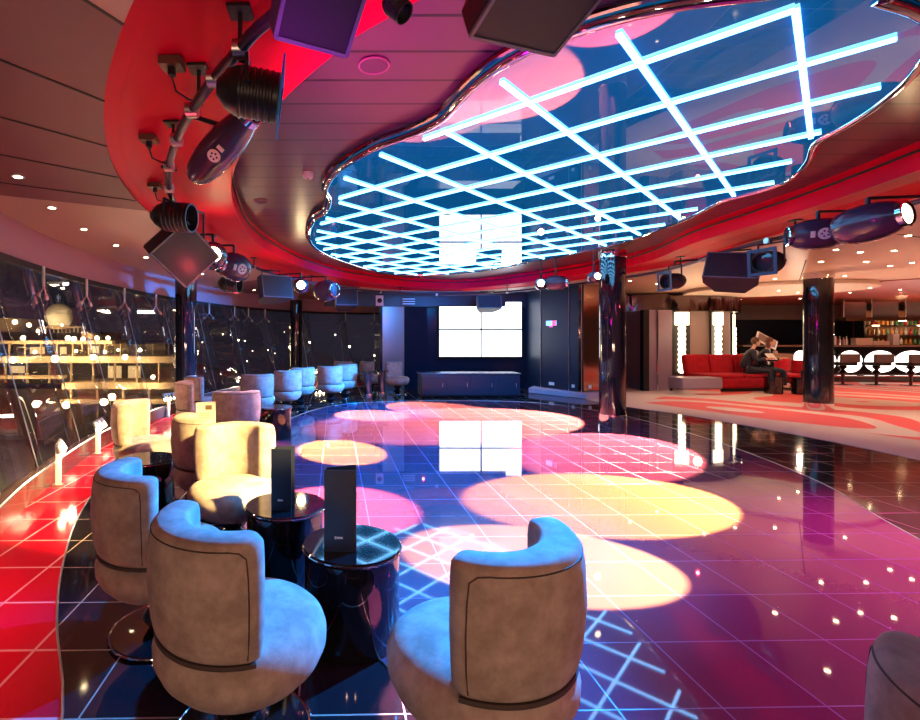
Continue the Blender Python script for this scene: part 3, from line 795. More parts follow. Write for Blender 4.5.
# ------------------------------------------------------------------ downlights, detectors, grilles
dproto = thing('recessed_downlight', 'd', 'downlight')
MB().lathe([(.03,0),(.05,-.004),(.052,.0),(.05,.004),(.03,.004)], 20).build('trim_ring', M['alu'], dproto)
MB().lathe([(0,-.002),(.03,-.002),(.03,.006),(0,.006)], 16).build('lamp', M['bulb'], dproto)
dl_left = [(18,177),(52,208),(84,229.5),(116,245.5),(146,257.5),(202,274),(225,285),(254,290)]
words_ = ['first and nearest', 'second', 'third', 'fourth', 'fifth', 'sixth', 'seventh', 'eighth and farthest']
first = True
def spot(name, loc, tgt, power, col, size, blend=.15, rad=.03):
    l = bpy.data.lights.new(name, 'SPOT'); l.energy = power; l.color = col; l.spot_size = math.radians(size); l.spot_blend = blend
    l.shadow_soft_size = rad
    o = bpy.data.objects.new(name, l); C.objects.link(o); o.location = loc
    o.rotation_euler = (Vector(tgt)-Vector(loc)).to_track_quat('-Z', 'Y').to_euler(); return o
for i, (px, py) in enumerate(dl_left):
    q_ = P(px, py, ZC-.006)
    place(dproto, first, q_, 0, '%s warm downlight of the row in the brown ceiling above the windows' % words_[i], 'downlights above the windows'); first = False
for i, (x, y) in enumerate(((-2.5,1.9),(-2.7,3.2),(-2.75,4.9),(-3.0,7.0),(-2.9,9.5))):
    spot('downlight_beam', (x, y, ZC-.03), (x-.1, y, 0), 190, (1,.5,.4), 62, .6, .03)
dl_right = [(821,262),(836,250),(894,251),(908,236),(845,276),(775,279),(779,287),(798,289),(630,281),(657,284),(704,277),(735,279),(741,299),(866,262),(890,266),(912,263),(870,284),(900,289),(850,292),(800,298)]
dl_w = [P(px, py, ZC-.008) for px, py in dl_right]
near_rows = [(6.3+1.35*a + (.5 if b % 2 else 0), 1.0+1.35*b) for a in range(3) for b in range(6)]
for q_ in dl_w:
    zc = 2.75 if (Vector((q_.x, q_.y))-Vector((11.6,13.3))).length < 2.0 else (2.828 if (Vector((q_.x, q_.y))-Vector((17.5,14.5))).length < 5.6 else ZC-.006)
    place(dproto, False, (q_.x, q_.y, zc), 0, 'small warm downlight in the tan ceiling over the lounge and bar', 'lounge ceiling downlights')
for x, y in near_rows:
    place(dproto, False, (x, y, ZC-.006), 0, 'small warm downlight in the tan ceiling beyond the red ring, reflected in the dance floor', 'ceiling downlights reflected in the dance floor')
d_ = thing('smoke_detector', 'round white smoke detector on the magenta plank ceiling', 'smoke detector', P(308,176,ZS-.03))
MB().lathe([(0,-.03),(.03,-.03),(.05,-.015),(.06,.01),(.06,.03),(0,.03)], 24).build('body', M['white'], d_)
MB().lathe([(0,-.036),(.014,-.034),(.014,-.03),(0,-.03)], 12).build('sensor', M['black'], d_)
for i, (px, py, r_, lab) in enumerate(((374,65,.085,'round dark speaker grille set in the magenta planks'), (261,201,.08,'round speaker grille in the brown planks at the left'))):
    g_ = thing('ceiling_speaker_grille', lab, 'ceiling speaker', P(px, py, ZS-.004))
    MB().lathe([(0,0),(r_,0),(r_,-.004),(0,-.004)], 32).build('mesh_cover', mat('grille dark %d' % i, (.09,.03,.05), .6), g_)
    MB().tube([(r_*1.05*math.cos(2*PI*k/36), r_*1.05*math.sin(2*PI*k/36), -.003) for k in range(36)], .006, 6, True).build('rim', mat('grille rim %d' % i, (.35,.12,.16), .4), g_)

# ------------------------------------------------------------------ window lamps (upper twin-head, floor uplights)
def upper_lamp(p, rz, label):
    t = thing('twin_head_window_lamp', label, 'wall lamp', p, rz, 'twin-head lamps along the window head')
    MB().cyl((0,0,0), (0,0,-.26), .017, n=10).build('rod', M['white'], t)
    ar = MB()
    for sg in (1, -1): ar.tube([(0,0,-.25), (sg*.05,0,-.30), (sg*.1,-.01,-.36)], .011, 8)
    ar.build('fork', mat('pinkish metal', (.6,.4,.42), .3, metal=.6), t)
    for sg in (1, -1):
        MB().cyl((sg*.1,-.01,-.35), (sg*.135,-.02,-.40), .024, .032, n=12).build('lamp_head', M['alu'], t)
for i, (px, py) in enumerate(((33,256),(79,270),(119,282),(152,291),(207,303),(233,306),(247,308),(264,309),(345,310),(374,310))):
    # find point on window-head curve whose projection matches px
    best = min(wt, key=lambda w_: abs(CX + F*w_.x/w_.y - px) if w_.y > 1 else 1e9)
    # interpolate
    for a, b_ in zip(wt, wt[1:]):
        pa, pb = CX+F*a.x/a.y, CX+F*b_.x/b_.y
        if a.y > 4 and (pa-px)*(pb-px) <= 0 and abs(pb-pa) > 1e-6: best = a.lerp(b_, (px-pa)/(pb-pa)); break
    d = (best-cen).normalized(); q_ = best - d*.12
    upper_lamp((q_.x, q_.y, 2.4), math.atan2(d.y, d.x)+PI/2, '%s twin-head lamp hanging from the window head, counted from the camera' % ['nearest','second','third','fourth','fifth','sixth','seventh','eighth','ninth','farthest'][i])
    MB()
def floor_lamp(p, rz, label, lit=9):
    t = thing('window_uplight', label, 'floor lamp', p, rz, 'uplights along the window sill')
    MB().box((0,0,.22), (.045,.05,.42)).build('post', M['postglow'], t, .008)
    MB().box((0,0,.01), (.1,.1,.02)).build('base', M['alu'], t)
    MB().cyl((-.16,0,.44), (.16,0,.44), .014, n=8).build('crossbar', M['alu'], t)
    for x in (-.13, .0, .13):
        h_ = MB().cyl((x,0,.44), (x+.01,-.03,.36), .024, .036, n=14).build('lamp_head', M['alu'], t)
        MB().sphere((x+.012,-.036,.35), .028, 12).build('bulb', M['bulb'], h_)
M['postglow'] = mat('white post', (.85,.8,.7), .4)
for i, (px, py, lab) in enumerate(((35,487,'first'),(81,457,'second'),(115,436,'third'),(160,420,'fourth'),(238,384,'fifth'),(254,383,'sixth'),(318,382,'last'))):
    for a, b_ in zip(wb, wb[1:]):
        pa, pb = CX+F*a.x/a.y, CX+F*b_.x/b_.y
        if a.y > 3.5 and (pa-px)*(pb-px) <= 0: best = a.lerp(b_, (px-pa)/(pb-pa)); break
    d = (best-cen).normalized(); q_ = best - d*.2
    floor_lamp((q_.x, q_.y, .003), math.atan2(d.y, d.x)-PI/2, '%s glowing white uplight post along the window sill, counted from the camera' % lab)
    l = bpy.data.lights.new('uplight_glow', 'POINT'); l.energy = 9; l.color = (1,.8,.5); l.shadow_soft_size = .03
    lo = bpy.data.objects.new('uplight_glow', l); C.objects.link(lo); lo.location = (q_.x - d.x*.12, q_.y - d.y*.12, .3)

# ------------------------------------------------------------------ chrome-crowned drum with light columns
dc = Vector((10.35, 17.3)); dr = 2.55
def arcp(r, a0, a1, k): return [dc + Vector((math.cos(a0+(a1-a0)*i/k), math.sin(a0+(a1-a0)*i/k)))*r for i in range(k+1)]
a_l, a_r = math.radians(205), math.radians(360)
core = thing('round_wall_core', 'round taupe wall core with a dark chrome crown and lit bulb columns', 'wall core')
pts = arcp(dr, a_l, a_r, 40)
MB().prism(pts + [dc], 0, 2.32).build('wall_panel', M['beigewall'], core)
lp = [Vector((8.6,13.85)), Vector((9.35,14.0)), Vector((9.3,15.4)), Vector((8.7,16.4))]
MB().prism(lp, 0, 2.3).build('flat_panel', M['purplewall'], core)
MB().box((8.85,13.88,1.15), (.03,.03,2.3)).build('panel_joint', M['chrome'], core)
MB().box((8.5,13.9,1.15), (.16,.16,2.3)).build('door_post', M['black'], core)
crown = MB(); cr_ = [dc + Vector((math.cos(2*PI*i/72)*(dr+.28), math.sin(2*PI*i/72)*(dr+.28))) for i in range(72)]
crown.prism(cr_, 2.3, 2.82); co = crown.build('chrome_crown', M['crown'], core)
for px, nm in ((682,0),(717,1),(733,2)):
    a = None
    t_ = (px-CX)/F
    for i in range(200):
        an = a_l + (a_r-a_l)*i/199; q_ = dc + Vector((math.cos(an), math.sin(an)))*(dr+.03)
        if abs(q_.x/q_.y - t_) < .003: a = an; break
    if a is None: a = math.radians(330)
    q_ = dc + Vector((math.cos(a), math.sin(a)))*(dr+.04); rz_ = a - PI/2
    MB().box((q_.x, q_.y, 1.35), (.5,.05,1.9), None, rz_).build('light_surround', M['black'], core)
    q2 = dc + Vector((math.cos(a), math.sin(a)))*(dr+.1)
    lb = MB().box((q2.x, q2.y, 2.08), (.38,.06,.38), None, rz_)
    lb.build('lamp_box', M['bulbsoft'], core, .01)
    for k in range(9):
        z_ = 1.78 - k*.155
        MB().sphere((q2.x, q2.y, z_), .1, 14).build('globe_lamp', M['bulbsoft'], core)
# ------------------------------------------------------------------ sofa, bench
so = thing('red_sofa', 'long red upholstered sofa against the round wall core', 'sofa', (11.08,14.08,0), math.radians(6))
MB().box((0,0,.24), (2.3,.85,.30)).build('seat', M['red_fabric'], so, .07, 4)
MB().box((0,0,.05), (2.2,.75,.09)).build('plinth', M['blackmatte'], so)
for k in range(3):
    b0 = MB(); b0.box((0,0,0), (.76,.2,.68)); o = b0.build('backrest', M['red_fabric'], so, .07, 4); o.location = (-.77+.77*k, .36, .68); o.rotation_euler = (math.radians(-10), 0, 0)
for k in range(2): 
    o = MB().box((0,0,0), (1.12,.8,.12)).build('seat_cushion', M['red_fabric'], so, .05, 4); o.location = (-.57+1.14*k, -.03, .43)
be = thing('low_bench', 'low lilac padded bench with metal foot beside the red sofa', 'bench', (9.42,13.2,0), math.radians(4))
MB().box((0,0,.30), (1.12,.55,.30)).build('body', M['purplewall'], be, .03)
MB().box((0,0,.07), (1.05,.48,.14)).build('metal_foot', M['chrome'], be)

# ------------------------------------------------------------------ people
def skinned(name, verts, edges, radii, m, parent, root=0, sub=2):
    me = bpy.data.meshes.new(name); me.from_pydata(verts, edges, []); me.update()
    o = bpy.data.objects.new(name, me); C.objects.link(o); o.parent = parent
    sk = o.modifiers.new('skin', 'SKIN'); sk.use_smooth_shade = True
    for i, v in enumerate(me.skin_vertices[0].data):
        r = radii[i]; v.radius = (r, r) if not isinstance(r, tuple) else r; v.use_root = (i == root)
    s_ = o.modifiers.new('sub', 'SUBSURF'); s_.levels = sub; s_.render_levels = sub
    me.materials.append(m); return o
def person(loc, rz, label, hairlen, cloth, hold=True, lean=.12):
    t = thing('person', label, 'person', loc, rz)
    # faces -Y, seated: pelvis at origin height .52
    V_ = [(0,0,.56),(0,.0,.72),(0,-.02-lean*.3,.92),(0,-.04-lean*.6,1.06),(0,-.06-lean*.8,1.16),(0,-.08-lean,1.25),
          (.17,-.05-lean*.6,1.04),(.23,-.16,.82),(.17,-.40,.86),(.15,-.47,.88),
          (-.17,-.05-lean*.6,1.04),(-.23,-.16,.82),(-.17,-.40,.86),(-.15,-.47,.88),
          (.10,-.08,.54),(.13,-.50,.53),(.13,-.50,.10),(.13,-.64,.04),
          (-.10,-.08,.54),(-.13,-.50,.53),(-.13,-.50,.10),(-.13,-.64,.04)]
    E_ = [(0,1),(1,2),(2,3),(3,4),(4,5),(3,6),(6,7),(7,8),(8,9),(3,10),(10,11),(11,12),(12,13),(0,14),(14,15),(15,16),(16,17),(0,18),(18,19),(19,20),(20,21)]
    R_ = [.10,.10,(.12,.09),(.07,.06),.045,.05,.06,.045,.032,.03,.06,.045,.032,.03,.085,.062,.045,.035,.085,.062,.045,.035]
    body = skinned('body', V_, E_, R_, M['skin'], t)
    hd = MB(); hc = Vector((0,-.10-lean,1.335))
    hd.sphere(hc, .1, 24, sc=(.78,.95,1.18)); hd.sphere(hc+Vector((0,-.035,-.06)), .06, 16, sc=(.8,.9,.8))
    hd.add([hc+Vector((-.014,-.088,-.03)), hc+Vector((.014,-.088,-.03)), hc+Vector((0,-.12,-.025)), hc+Vector((0,-.09,.03))], [(0,1,2),(0,2,3),(2,1,3)], True)
    for sg in (1, -1): hd.sphere(hc+Vector((sg*.08,0,-.01)), .022, 8, sc=(.4,1,1.3))
    for sg in (1, -1):      # hands: palm, four fingers, thumb
        w_ = Vector((sg*.15,-.47,.88)); hd.sphere(w_+Vector((-sg*.01,-.045,.0)), .045, 12, sc=(.8,1,.45))
        for k in range(4):
            b0 = w_+Vector((-sg*(.01+.018*(k-1.5)),-.08,0)); hd.tube([b0, b0+Vector((-sg*.004,-.035,.008)), b0+Vector((-sg*.01,-.05,-.018+.003*k))], .008, 6)
        b0 = w_+Vector((-sg*.035,-.03,.01)); hd.tube([b0, b0+Vector((-sg*.025,-.025,.01)), b0+Vector((-sg*.03,-.05,.008))], .009, 6)
    hd.build('head', M['skin'], t)
    ey = MB()
    for sg in (1, -1): ey.sphere(hc+Vector((sg*.03,-.083,.012)), .011, 8)
    ey.build('eyes', M['black'], t)
    MB().box(hc+Vector((0,-.088,-.06)), (.04,.01,.007)).build('mouth', mat('lips', (.35,.08,.08), .5), t)
    ha = MB(); ha.sphere(hc+Vector((0,.02,.03)), .105, 20, sc=(.84,.95,1.1))
    if hairlen: ha.sphere(hc+Vector((0,.045,-.07)), .1, 16, sc=(.9,.6,1.3))
    ha.build('hair', M['hair'] if not hairlen else mat('auburn hair', (.13,.04,.02), .6), t)
    V2 = V_[:5]+[V_[6],V_[7],V_[8],V_[10],V_[11],V_[12]]; E2 = [(0,1),(1,2),(2,3),(3,4),(3,5),(5,6),(6,7),(3,8),(8,9),(9,10)]
    R2 = [.165,.155,(.178,.13),(.13,.115),.075,.078,.058,.045,.078,.058,.045]
    skinned('jacket', V2, E2, R2, cloth, t)
    V3 = [V_[0]]+V_[14:17]+V_[18:21]; skinned('trousers', V3, [(0,1),(1,2),(2,3),(0,4),(4,5),(5,6)], [.16,.105,.076,.058,.105,.076,.058], cloth, t)
    sh = MB()
    for sg in (1, -1): sh.sphere((sg*.13,-.58,.045), .05, 14, sc=(.85,2.4,.85))
    sh.build('shoes', M['black'], t)
    if hold:
        return t
    return t
person((11.45,13.98,.05), math.radians(62), 'person in a dark suit sitting on the sofa end reading papers', False, M['suit'])
person((11.95,14.1,.05), math.radians(55), 'person with auburn hair in dark clothes seated just beyond the one in the suit', True, M['suit'])
pa = MB().box((0,0,0), (.3,.004,.22)).build('held_papers', M['paper']); pa.location = (11.93,13.72,.98); pa.rotation_euler = (math.radians(-40), 0, math.radians(15)); tag(pa, 'white sheets of paper held open by the person in the dark suit', 'paper')
# small black tables by the sofa
for i, (x, y, h_, lab) in enumerate(((11.5,13.15,.45,'low black round table in front of the red sofa'), (12.1,13.0,.45,'low black round table nearer the red swivel chair'))):
    t = thing('side_table', lab, 'table', (x, y, .006), 0, 'black side tables by the sofa')
    MB().cyl((0,0,0), (0,0,h_-.03), .2, n=28).build('drum', M['blackgloss'], t); MB().cyl((0,0,h_-.03), (0,0,h_), .23, n=28).build('table_top', M['blackgloss'], t)
    MB().cyl((.04,0,h_), (.04,0,h_+.19), .035, .045, n=14).build('x', M['x'] if 'x' in M else M['black'], t).name = 'tall_vase'
# display stand and set table
ds = thing('display_stand', 'slanted metal display stand rising behind the seated people', 'display stand', (13.2,15.25,0), math.radians(-15))
MB().cyl((0,0,0), (0,0,1.35), .03, n=12).build('pole', M['alu'], ds); MB().cyl((0,0,0), (0,0,.03), .2, n=24).build('foot', M['alu'], ds)
o = MB().box((0,0,0), (.62,.03,.36)).build('frame_panel', M['white'], ds); o.location = (-.08,-.02,1.42); o.rotation_euler = (math.radians(-35), math.radians(32), 0)
o2 = MB().box((0,0,0), (.52,.01,.27)).build('picture', mat('dark picture', (.22,.18,.15), .4), o); o2.location = (0,-.02,0)
ct = thing('cloth_table', 'cream covered service table beyond the seated people', 'table', (14.2,16.5,0), math.radians(0))
MB().box((0,0,.84), (1.3,.6,.28)).build('cloth', mat('cream cloth', (.5,.42,.32), .7), ct, .02); MB().box((0,0,.35), (1.1,.45,.7)).build('base', M['blackmatte'], ct)
for k in range(3):
    x = 13.85+.32*k; o = MB().lathe([(0,0),(.06,0),(.07,.06),(.03,.1),(0,.11)], 16).build('serving_bowl', M['white']); o.location = (x, 16.5, .98)
    tag(o, ['first white bowl on the cream covered table', 'middle white bowl on the cream covered table', 'last white bowl on the cream covered table'][k], 'bowl', 'bowls on the cream table')

# ------------------------------------------------------------------ bar
bar = thing('bar_counter', 'long black bar counter with glowing white oval panels', 'bar', (0,0,0))
bf = catmull([(14.0,17.3),(15.5,16.9),(17,16.7),(18.5,16.6),(20.5,16.3),(23,15.2)], 8, False); bb = outward(bf, .6)
m1 = MB(); m2 = MB(); bfo = outward(bf, -.12); bbo = outward(bf, .65)
for i in range(len(bf)-1):
    m1.prism([bf[i], bf[i+1], bb[i+1], bb[i]], .006, 1.2); m2.prism([bfo[i], bfo[i+1], bbo[i+1], bbo[i]], 1.2, 1.26)
m1.build('counter_body', M['blackgloss'], bar); m2.build('counter_top', mat('bar top', (.28,.2,.15), .2), bar)
rl = MB().tube([(p.x, p.y, .22) for p in outward(bf, -.2)], .025, 8); rl.build('foot_rail', M['chrome'], bar)
def on_bar(px, off=-.02):
    t_ = (px-CX)/F
    for a, b_ in zip(bf, bf[1:]):
        ta, tb_ = a.x/a.y, b_.x/b_.y
        if (ta-t_)*(tb_-t_) <= 0:
            q_ = a.lerp(b_, (t_-ta)/(tb_-ta)); d = (b_-a).normalized(); return q_ + Vector((-d.y, d.x))*off, math.atan2(d.y, d.x)
    return bf[0], 0
for px, wd in ((800,.45),(826,.6),(850,.78),(880,1.0),(912,1.1),(945,1.1)):
    q_, r_ = on_bar(px)
    Q = Matrix.Translation((q_.x, q_.y, .70)) @ Matrix.Rotation(r_, 4, 'Z') @ Matrix.Rotation(PI/2, 4, 'X')
    MB().lathe([(0,.025),(.46,.02),(.5,0),(.5,-.02),(0,-.02)], 40, Q, sx=wd, sy=.74).build('oval_light', M['barlight'], bar)
st = thing('bar_stool', 'bar stool', 'bar stool')
MB().box((0,.0,.86), (.58,.1,.27)).build('backrest', mat('grey brown leather', (.12,.09,.08), .5), st, .03)
MB().box((0,.22,.68), (.5,.46,.1)).build('seat', M['black'], st, .03)
MB().lathe([(.04,.03),(.04,.3),(.11,.4),(.04,.5),(.11,.58),(.04,.66)], 20, Matrix.Translation((0,.22,0))).build('pedestal', M['blackgloss'], st)
MB().cyl((0,.22,0), (0,.22,.025), .25, n=28).build('foot_disc', M['chrome'], st)
for i, (px, y, lab) in enumerate(((850,15.3,'bar stool before the first round light of the bar, nearest the column'), (884,15.2,'middle bar stool in front of the second oval light'), (919,15.0,'bar stool at the frame edge before the third oval light'))):
    place(st, i == 0, ((px-CX)/F*y, y, .006), 0, lab, 'bar stools at the counter')
# things on the bar
def bar_item(name, px, z, w, h, m, label, cat, cyl=False, off=.25, group=None):
    q_, r_ = on_bar(px, off); mb = MB()
    if cyl: mb.lathe([(0,0),(w/2,0),(w/2,h*.6),(w*.2,h*.78),(w*.18,h),(0,h)], 14)
    else: mb.box((0,0,h/2), (w,.2,h))
    o = mb.build(name, m, None, 0 if cyl else .01); o.location = (q_.x, q_.y, z); o.rotation_euler = (0,0,r_); tag(o, label, cat, group)
cw = mat('cream card box', (.8,.7,.55), .5, emit=None)
bar_item('menu_holder', 837, 1.26, .22, .3, M['white'], 'white menu holder on the bar next to the column', 'menu holder')
bar_item('menu_holder', 901, 1.26, .2, .38, M['white'], 'taller white menu holder on the bar above the third oval light', 'menu holder')
bar_item('cash_register', 869, 1.26, .55, .24, cw, 'pale till machine standing on the middle of the bar', 'till')
bar_item('serving_tray', 886, 1.26, .5, .14, cw, 'pale tray of snacks between the till and taller menu holder', 'tray')
for k, px in enumerate((845,848,852,855)):
    bar_item('bottle', px, 1.26, .08, .26+.04*(k % 2), [M['redceil'], M['alu'], M['cream'], M['alu']][k], ['red-topped bottle first in the row on the bar', 'silver shaker second in the row on the bar', 'cream bottle third in the row on the bar', 'silver bottle last in the row on the bar'][k], 'bottle', True, .3, 'bottles on the bar')
# back bar shelves with bottles
bs = thing('back_bar_shelf', 'warm lit back bar shelves filled with bottles beyond the counter', 'shelf', (19.6,17.95,0))
MB().box((1.6,.25,1.5), (4.6,.08,2.0)).build('back_panel', mat('amber back', (.25,.1,.04), .4), bs)
for z_ in (1.25,1.6,1.95): MB().box((1.6,.05,z_), (4.6,.32,.03)).build('shelf_board', M['mirrordark'], bs)
MB().box((-.7,.05,1.5), (.05,.35,2.0)).build('side_panel', M['black'], bs)
bcol = [mat('amber bottle', (.5,.2,.05), .1), mat('clear bottle', (.6,.55,.5), .08), mat('red bottle', (.5,.03,.03), .1), mat('green bottle', (.05,.2,.08), .1)]
bp = [MB().lathe([(0,0),(.04,0),(.042,.16),(.015,.2),(.014,.26),(0,.26)], 12).build('bottle', c) for c in bcol]
used = [False]*4
for sidx, z_ in enumerate((1.265,1.615,1.965)):
    for k in range(16):
        c = random.randrange(4); o = bp[c] if not used[c] else bp[c].copy()
        if used[c]: C.objects.link(o)
        used[c] = True; o.location = (19.05+.17*k, 17.98, z_)
        tag(o, 'bottle standing on the %s shelf of the warm lit back bar' % ['bottom','middle','top'][sidx], 'bottle', 'bottles on the %s back bar shelf' % ['bottom','middle','top'][sidx])
for o, u_ in zip(bp, used):
    if not u_: bpy.data.objects.remove(o)
# canopy over the bar
cn = thing('bar_canopy', 'curved metal and glass canopy hanging above the bar', 'canopy')
bfc = [q for q in bf if q.x/q.y > (838-CX)/F]; cf = outward(bfc, -.1); cbk = outward(bfc, .35); m1 = MB(); m2 = MB()
for i in range(len(bfc)-1):
    m1.prism([cf[i], cf[i+1], cbk[i+1], cbk[i]], 2.08, 2.2)
m1.build('canopy_base', mat('bronze canopy', (.45,.3,.2), .2, metal=1), cn)
cg = outward(bfc, 0)
for i in range(0, len(bfc)-4, 5):
    a, b_ = cg[i], cg[min(i+4, len(cg)-1)]; d = (b_-a).normalized(); q_ = Vector((-d.y, d.x))*.02
    MB().prism([a, b_, b_+q_, a+q_], 2.2, 2.72).build('glass_panel', mat('smoky glass', (.4,.36,.36), .12, metal=.8), cn)
    MB().cyl((a.x, a.y, 2.2), (a.x, a.y, ZC-.03), .015, n=8).build('rod', M['alu'], cn)

# ------------------------------------------------------------------ neighbouring ship outside the windows
M['shipwall'] = mat('ship cream steel', (.26,.18,.10), .7)
M['shipdark'] = mat('ship dark deck', (.05,.035,.025), .7)
M['shipwin'] = mat('ship lit window', (.5,.4,.2), .4, emit=(1,.62,.25), es=1.2)
M['shiplamp'] = mat('ship deck lamp', (1,.9,.6), .4, emit=(1,.72,.36), es=30)
ship = thing('cruise_ship', 'brightly lit neighbouring cruise ship with stacked decks seen through the left windows', 'ship', (-22,44,0))
SY = 40
Ts = Matrix.Translation((22,-44,0))
def sbox(px0, px1, py0, py1, y, dep, nm, m):
    a, b_ = W(px0, py0, y), W(px1, py1, y)
    MB().box(((a.x+b_.x)/2, y+dep/2, (a.z+b_.z)/2), (abs(b_.x-a.x), dep, abs(a.z-b_.z)), Ts).build(nm, m, ship)
sbox(-80,12,318,332,SY+1,5,'upper_house',M['shipwall'])
sbox(-80,100,332,343,SY+2,4,'house_wall',M['shipdark'])
sbox(-80,112,340.5,344,SY-.5,4,'deck',M['shipwall'])
sbox(-80,165,344,357,SY+3,3,'house_wall',M['shipdark'])
sbox(-80,176,356.5,363,SY-.8,5,'deck',M['shipwall'])
sbox(-80,176,363,384,SY+4,3,'house_wall',M['shipdark'])
sbox(62,176,383,389,SY-1,5,'deck',M['shipwall'])
sbox(-80,176,389,440,SY+4,3,'hull',mat('ship hull', (.10,.07,.045), .7))
sbox(-60,60,376,379,SY-1,1,'deck',M['shipwall'])
sbox(60,176,400,404,SY-1,4,'deck',M['shipwall'])
# windows and posts
for (px0, px1, py0, py1) in ((108,113,366,381),(116,121,366,381),(30,44,347,354),(60,66,347,354),(88,98,346,353),(128,140,366,378),(10,24,366,373),(2,10,321,327)):
    sbox(px0, px1, py0, py1, SY+2.9 if py0 < 360 else SY+3.9, .1, 'lit_window', M['shipwin'])
for px in range(-40,176,16): sbox(px, px+.9, 344, 357, SY-.3, .15, 'post', M['shipwall'])
for px in range(-40,176,22): sbox(px, px+1.1, 363, 383, SY-.3, .2, 'post', M['shipwall'])
for px in range(70,176,26): sbox(px, px+1.4, 389, 430, SY-.3, .2, 'post', M['shipwall'])
rl = MB()
for px in range(38,86,4): a, b_ = W(px,327,SY-.4), W(px,333,SY-.4); rl.cyl(a, b_, .03, n=5, M=Ts)
a, b_ = W(38,327,SY-.4), W(86,327,SY-.4); rl.cyl(a, b_, .04, n=5, M=Ts); rl.build('deck_railing', M['shipwall'], ship)
MB().sphere(W(59,316,SY+.8), 1.05, 28, Ts).build('radar_dome', mat('pale dome', (.5,.45,.36), .6), ship)
c_ = W(59,329,SY+.8); MB().cyl(c_, c_+Vector((0,0,.5)), .7, n=20, M=Ts).build('dome_base', M['shipwall'], ship)
# sloping gangway receding to the right
gw = MB(); A0, A1 = W(82,331,SY-1), W(236,375,SY+16); B0, B1 = W(82,337,SY-1), W(236,379,SY+16)
gw.add([A0, A1, B1, B0, A0+Vector((0,1.5,0)), A1+Vector((0,1.5,0)), B1+Vector((0,1.5,0)), B0+Vector((0,1.5,0))], [(0,1,2,3),(4,5,6,7),(0,1,5,4),(3,2,6,7),(0,3,7,4),(1,2,6,5)], False, Ts)
gw.build('sloping_walkway', M['shipwall'], ship)
gp = MB()
for k in range(26):
    t_ = k/25; a = B0.lerp(B1, t_); b_ = a - Vector((0,0,1.1*(1-.2*t_))); gp.cyl(a, b_, .05, n=5, M=Ts)
gp.build('walkway_posts', M['shipwall'], ship)
for (px, py, r_) in ((15,322,.22),(29,325,.2),(38,331,.15),(23,338,.22),(68,338,.24),(74,339,.24),(83,339,.2),(97,338,.2),(108,338,.2),(13,360,.3),(55,359,.34),(93,357,.28),(125,357,.26),(35,352,.16),(76,351,.14),(105,352,.14),(118,350,.12),(140,350,.18),(153,377,.2),(139,358,.1),(62,325,.1)):
    p = W(px, py, SY-1.4); MB().sphere(p, r_*.8, 10, Ts).build('deck_lamp', M['shiplamp'], ship)
for (px, py, e_) in ((15,350,900),(60,350,1100),(100,350,1100),(140,372,900),(60,395,900),(120,398,900),(20,392,700),(59,300,300),(0,366,500),(80,366,500),(150,390,400),(30,347,400),(90,347,400),(40,400,400)):
    l = bpy.data.lights.new('ship_deck_light', 'POINT'); l.energy = e_*.9; l.color = (1,.68,.32); l.shadow_soft_size = .3
    lo = bpy.data.objects.new('ship_deck_light', l); C.objects.link(lo); lo.location = W(px, py, SY-1.8)
# quayside globe lamps
for i, (px, py) in enumerate(((36,404),(66,405),(104,402),(112,397))):
    p = W(px, py, 24); t = thing('globe_street_lamp', ['globe lamp first from the near window', 'globe lamp second from the near window', 'globe lamp third, close beside the last one', 'globe lamp fourth, just left of the cream chair'][i] + ' seen outside on the quay', 'street lamp', (p.x, p.y, p.z), 0, 'globe lamps on the quay')
    MB().sphere((0,0,0), .17, 16).build('globe', M['shiplamp'], t); MB().cyl((0,0,-.15), (0,0,-6), .05, n=8).build('pole', M['shipdark'], t)
gq = MB().box((-30,60,-8), (160,130,.2)).build('ground', mat('dark quay', (.012,.012,.016), .4)); struct(gq)
# distant city lights
ctl = thing('distant_lights', 'scattered tiny harbour lights beyond the far windows', 'harbour lights'); 
for k in range(22):
    px = random.uniform(185,400); py = random.uniform(326,362); p = W(px, py, 90)
    MB().sphere(p, random.uniform(.08,.2), 6).build('light_point', M['shiplamp'] if k % 3 else M['bulbsoft'], ctl)

# ------------------------------------------------------------------ lights
# stage spots making pools on the floor: (floor px centre, width m, source, colour, power)
def pool(px, py, wid, src, col, power, blend=.12):
    power *= 3.8
    tgt = P(px, py, 0); src = Vector(src); d = (tgt-src).length
    spot('pool_spot', src, tgt, power, col, 2*math.degrees(math.atan(wid/2/d)), blend, .02)
WARM = (1,.72,.22); PK = (1,.42,.32); OR = (1,.55,.3)
pool(622,499,1.75,(4.9,4.9,2.5),(1,.85,.12),5200)
pool(556,562,1.2,(4.2,2.6,2.6),(1,.9,.2),5200)
pool(338,450,1.15,(-.9,8.5,2.55),(1,.80,.12),4600)
pool(368,415,1.35,(-.8,10,2.55),(1,.6,.22),3000)
pool(430,408,1.9,(.2,12.5,2.5),(1,.6,.22),3400)
pool(500,419,3.1,(5.2,10,2.5),(1,.55,.25),6500)
pool(612,448,2.1,(5.3,8.5,2.5),(1,.38,.28),4600)
pool(338,506,1.25,(-1.2,5.2,2.5),(1,.30,.28),2400,.3)
pool(437,706,.46,(.9,3.6,2.6),(1,.4,.5),1500)
pool(620,418,2.2,(5.4,7,2.5),(1,.35,.3),2200,.3)
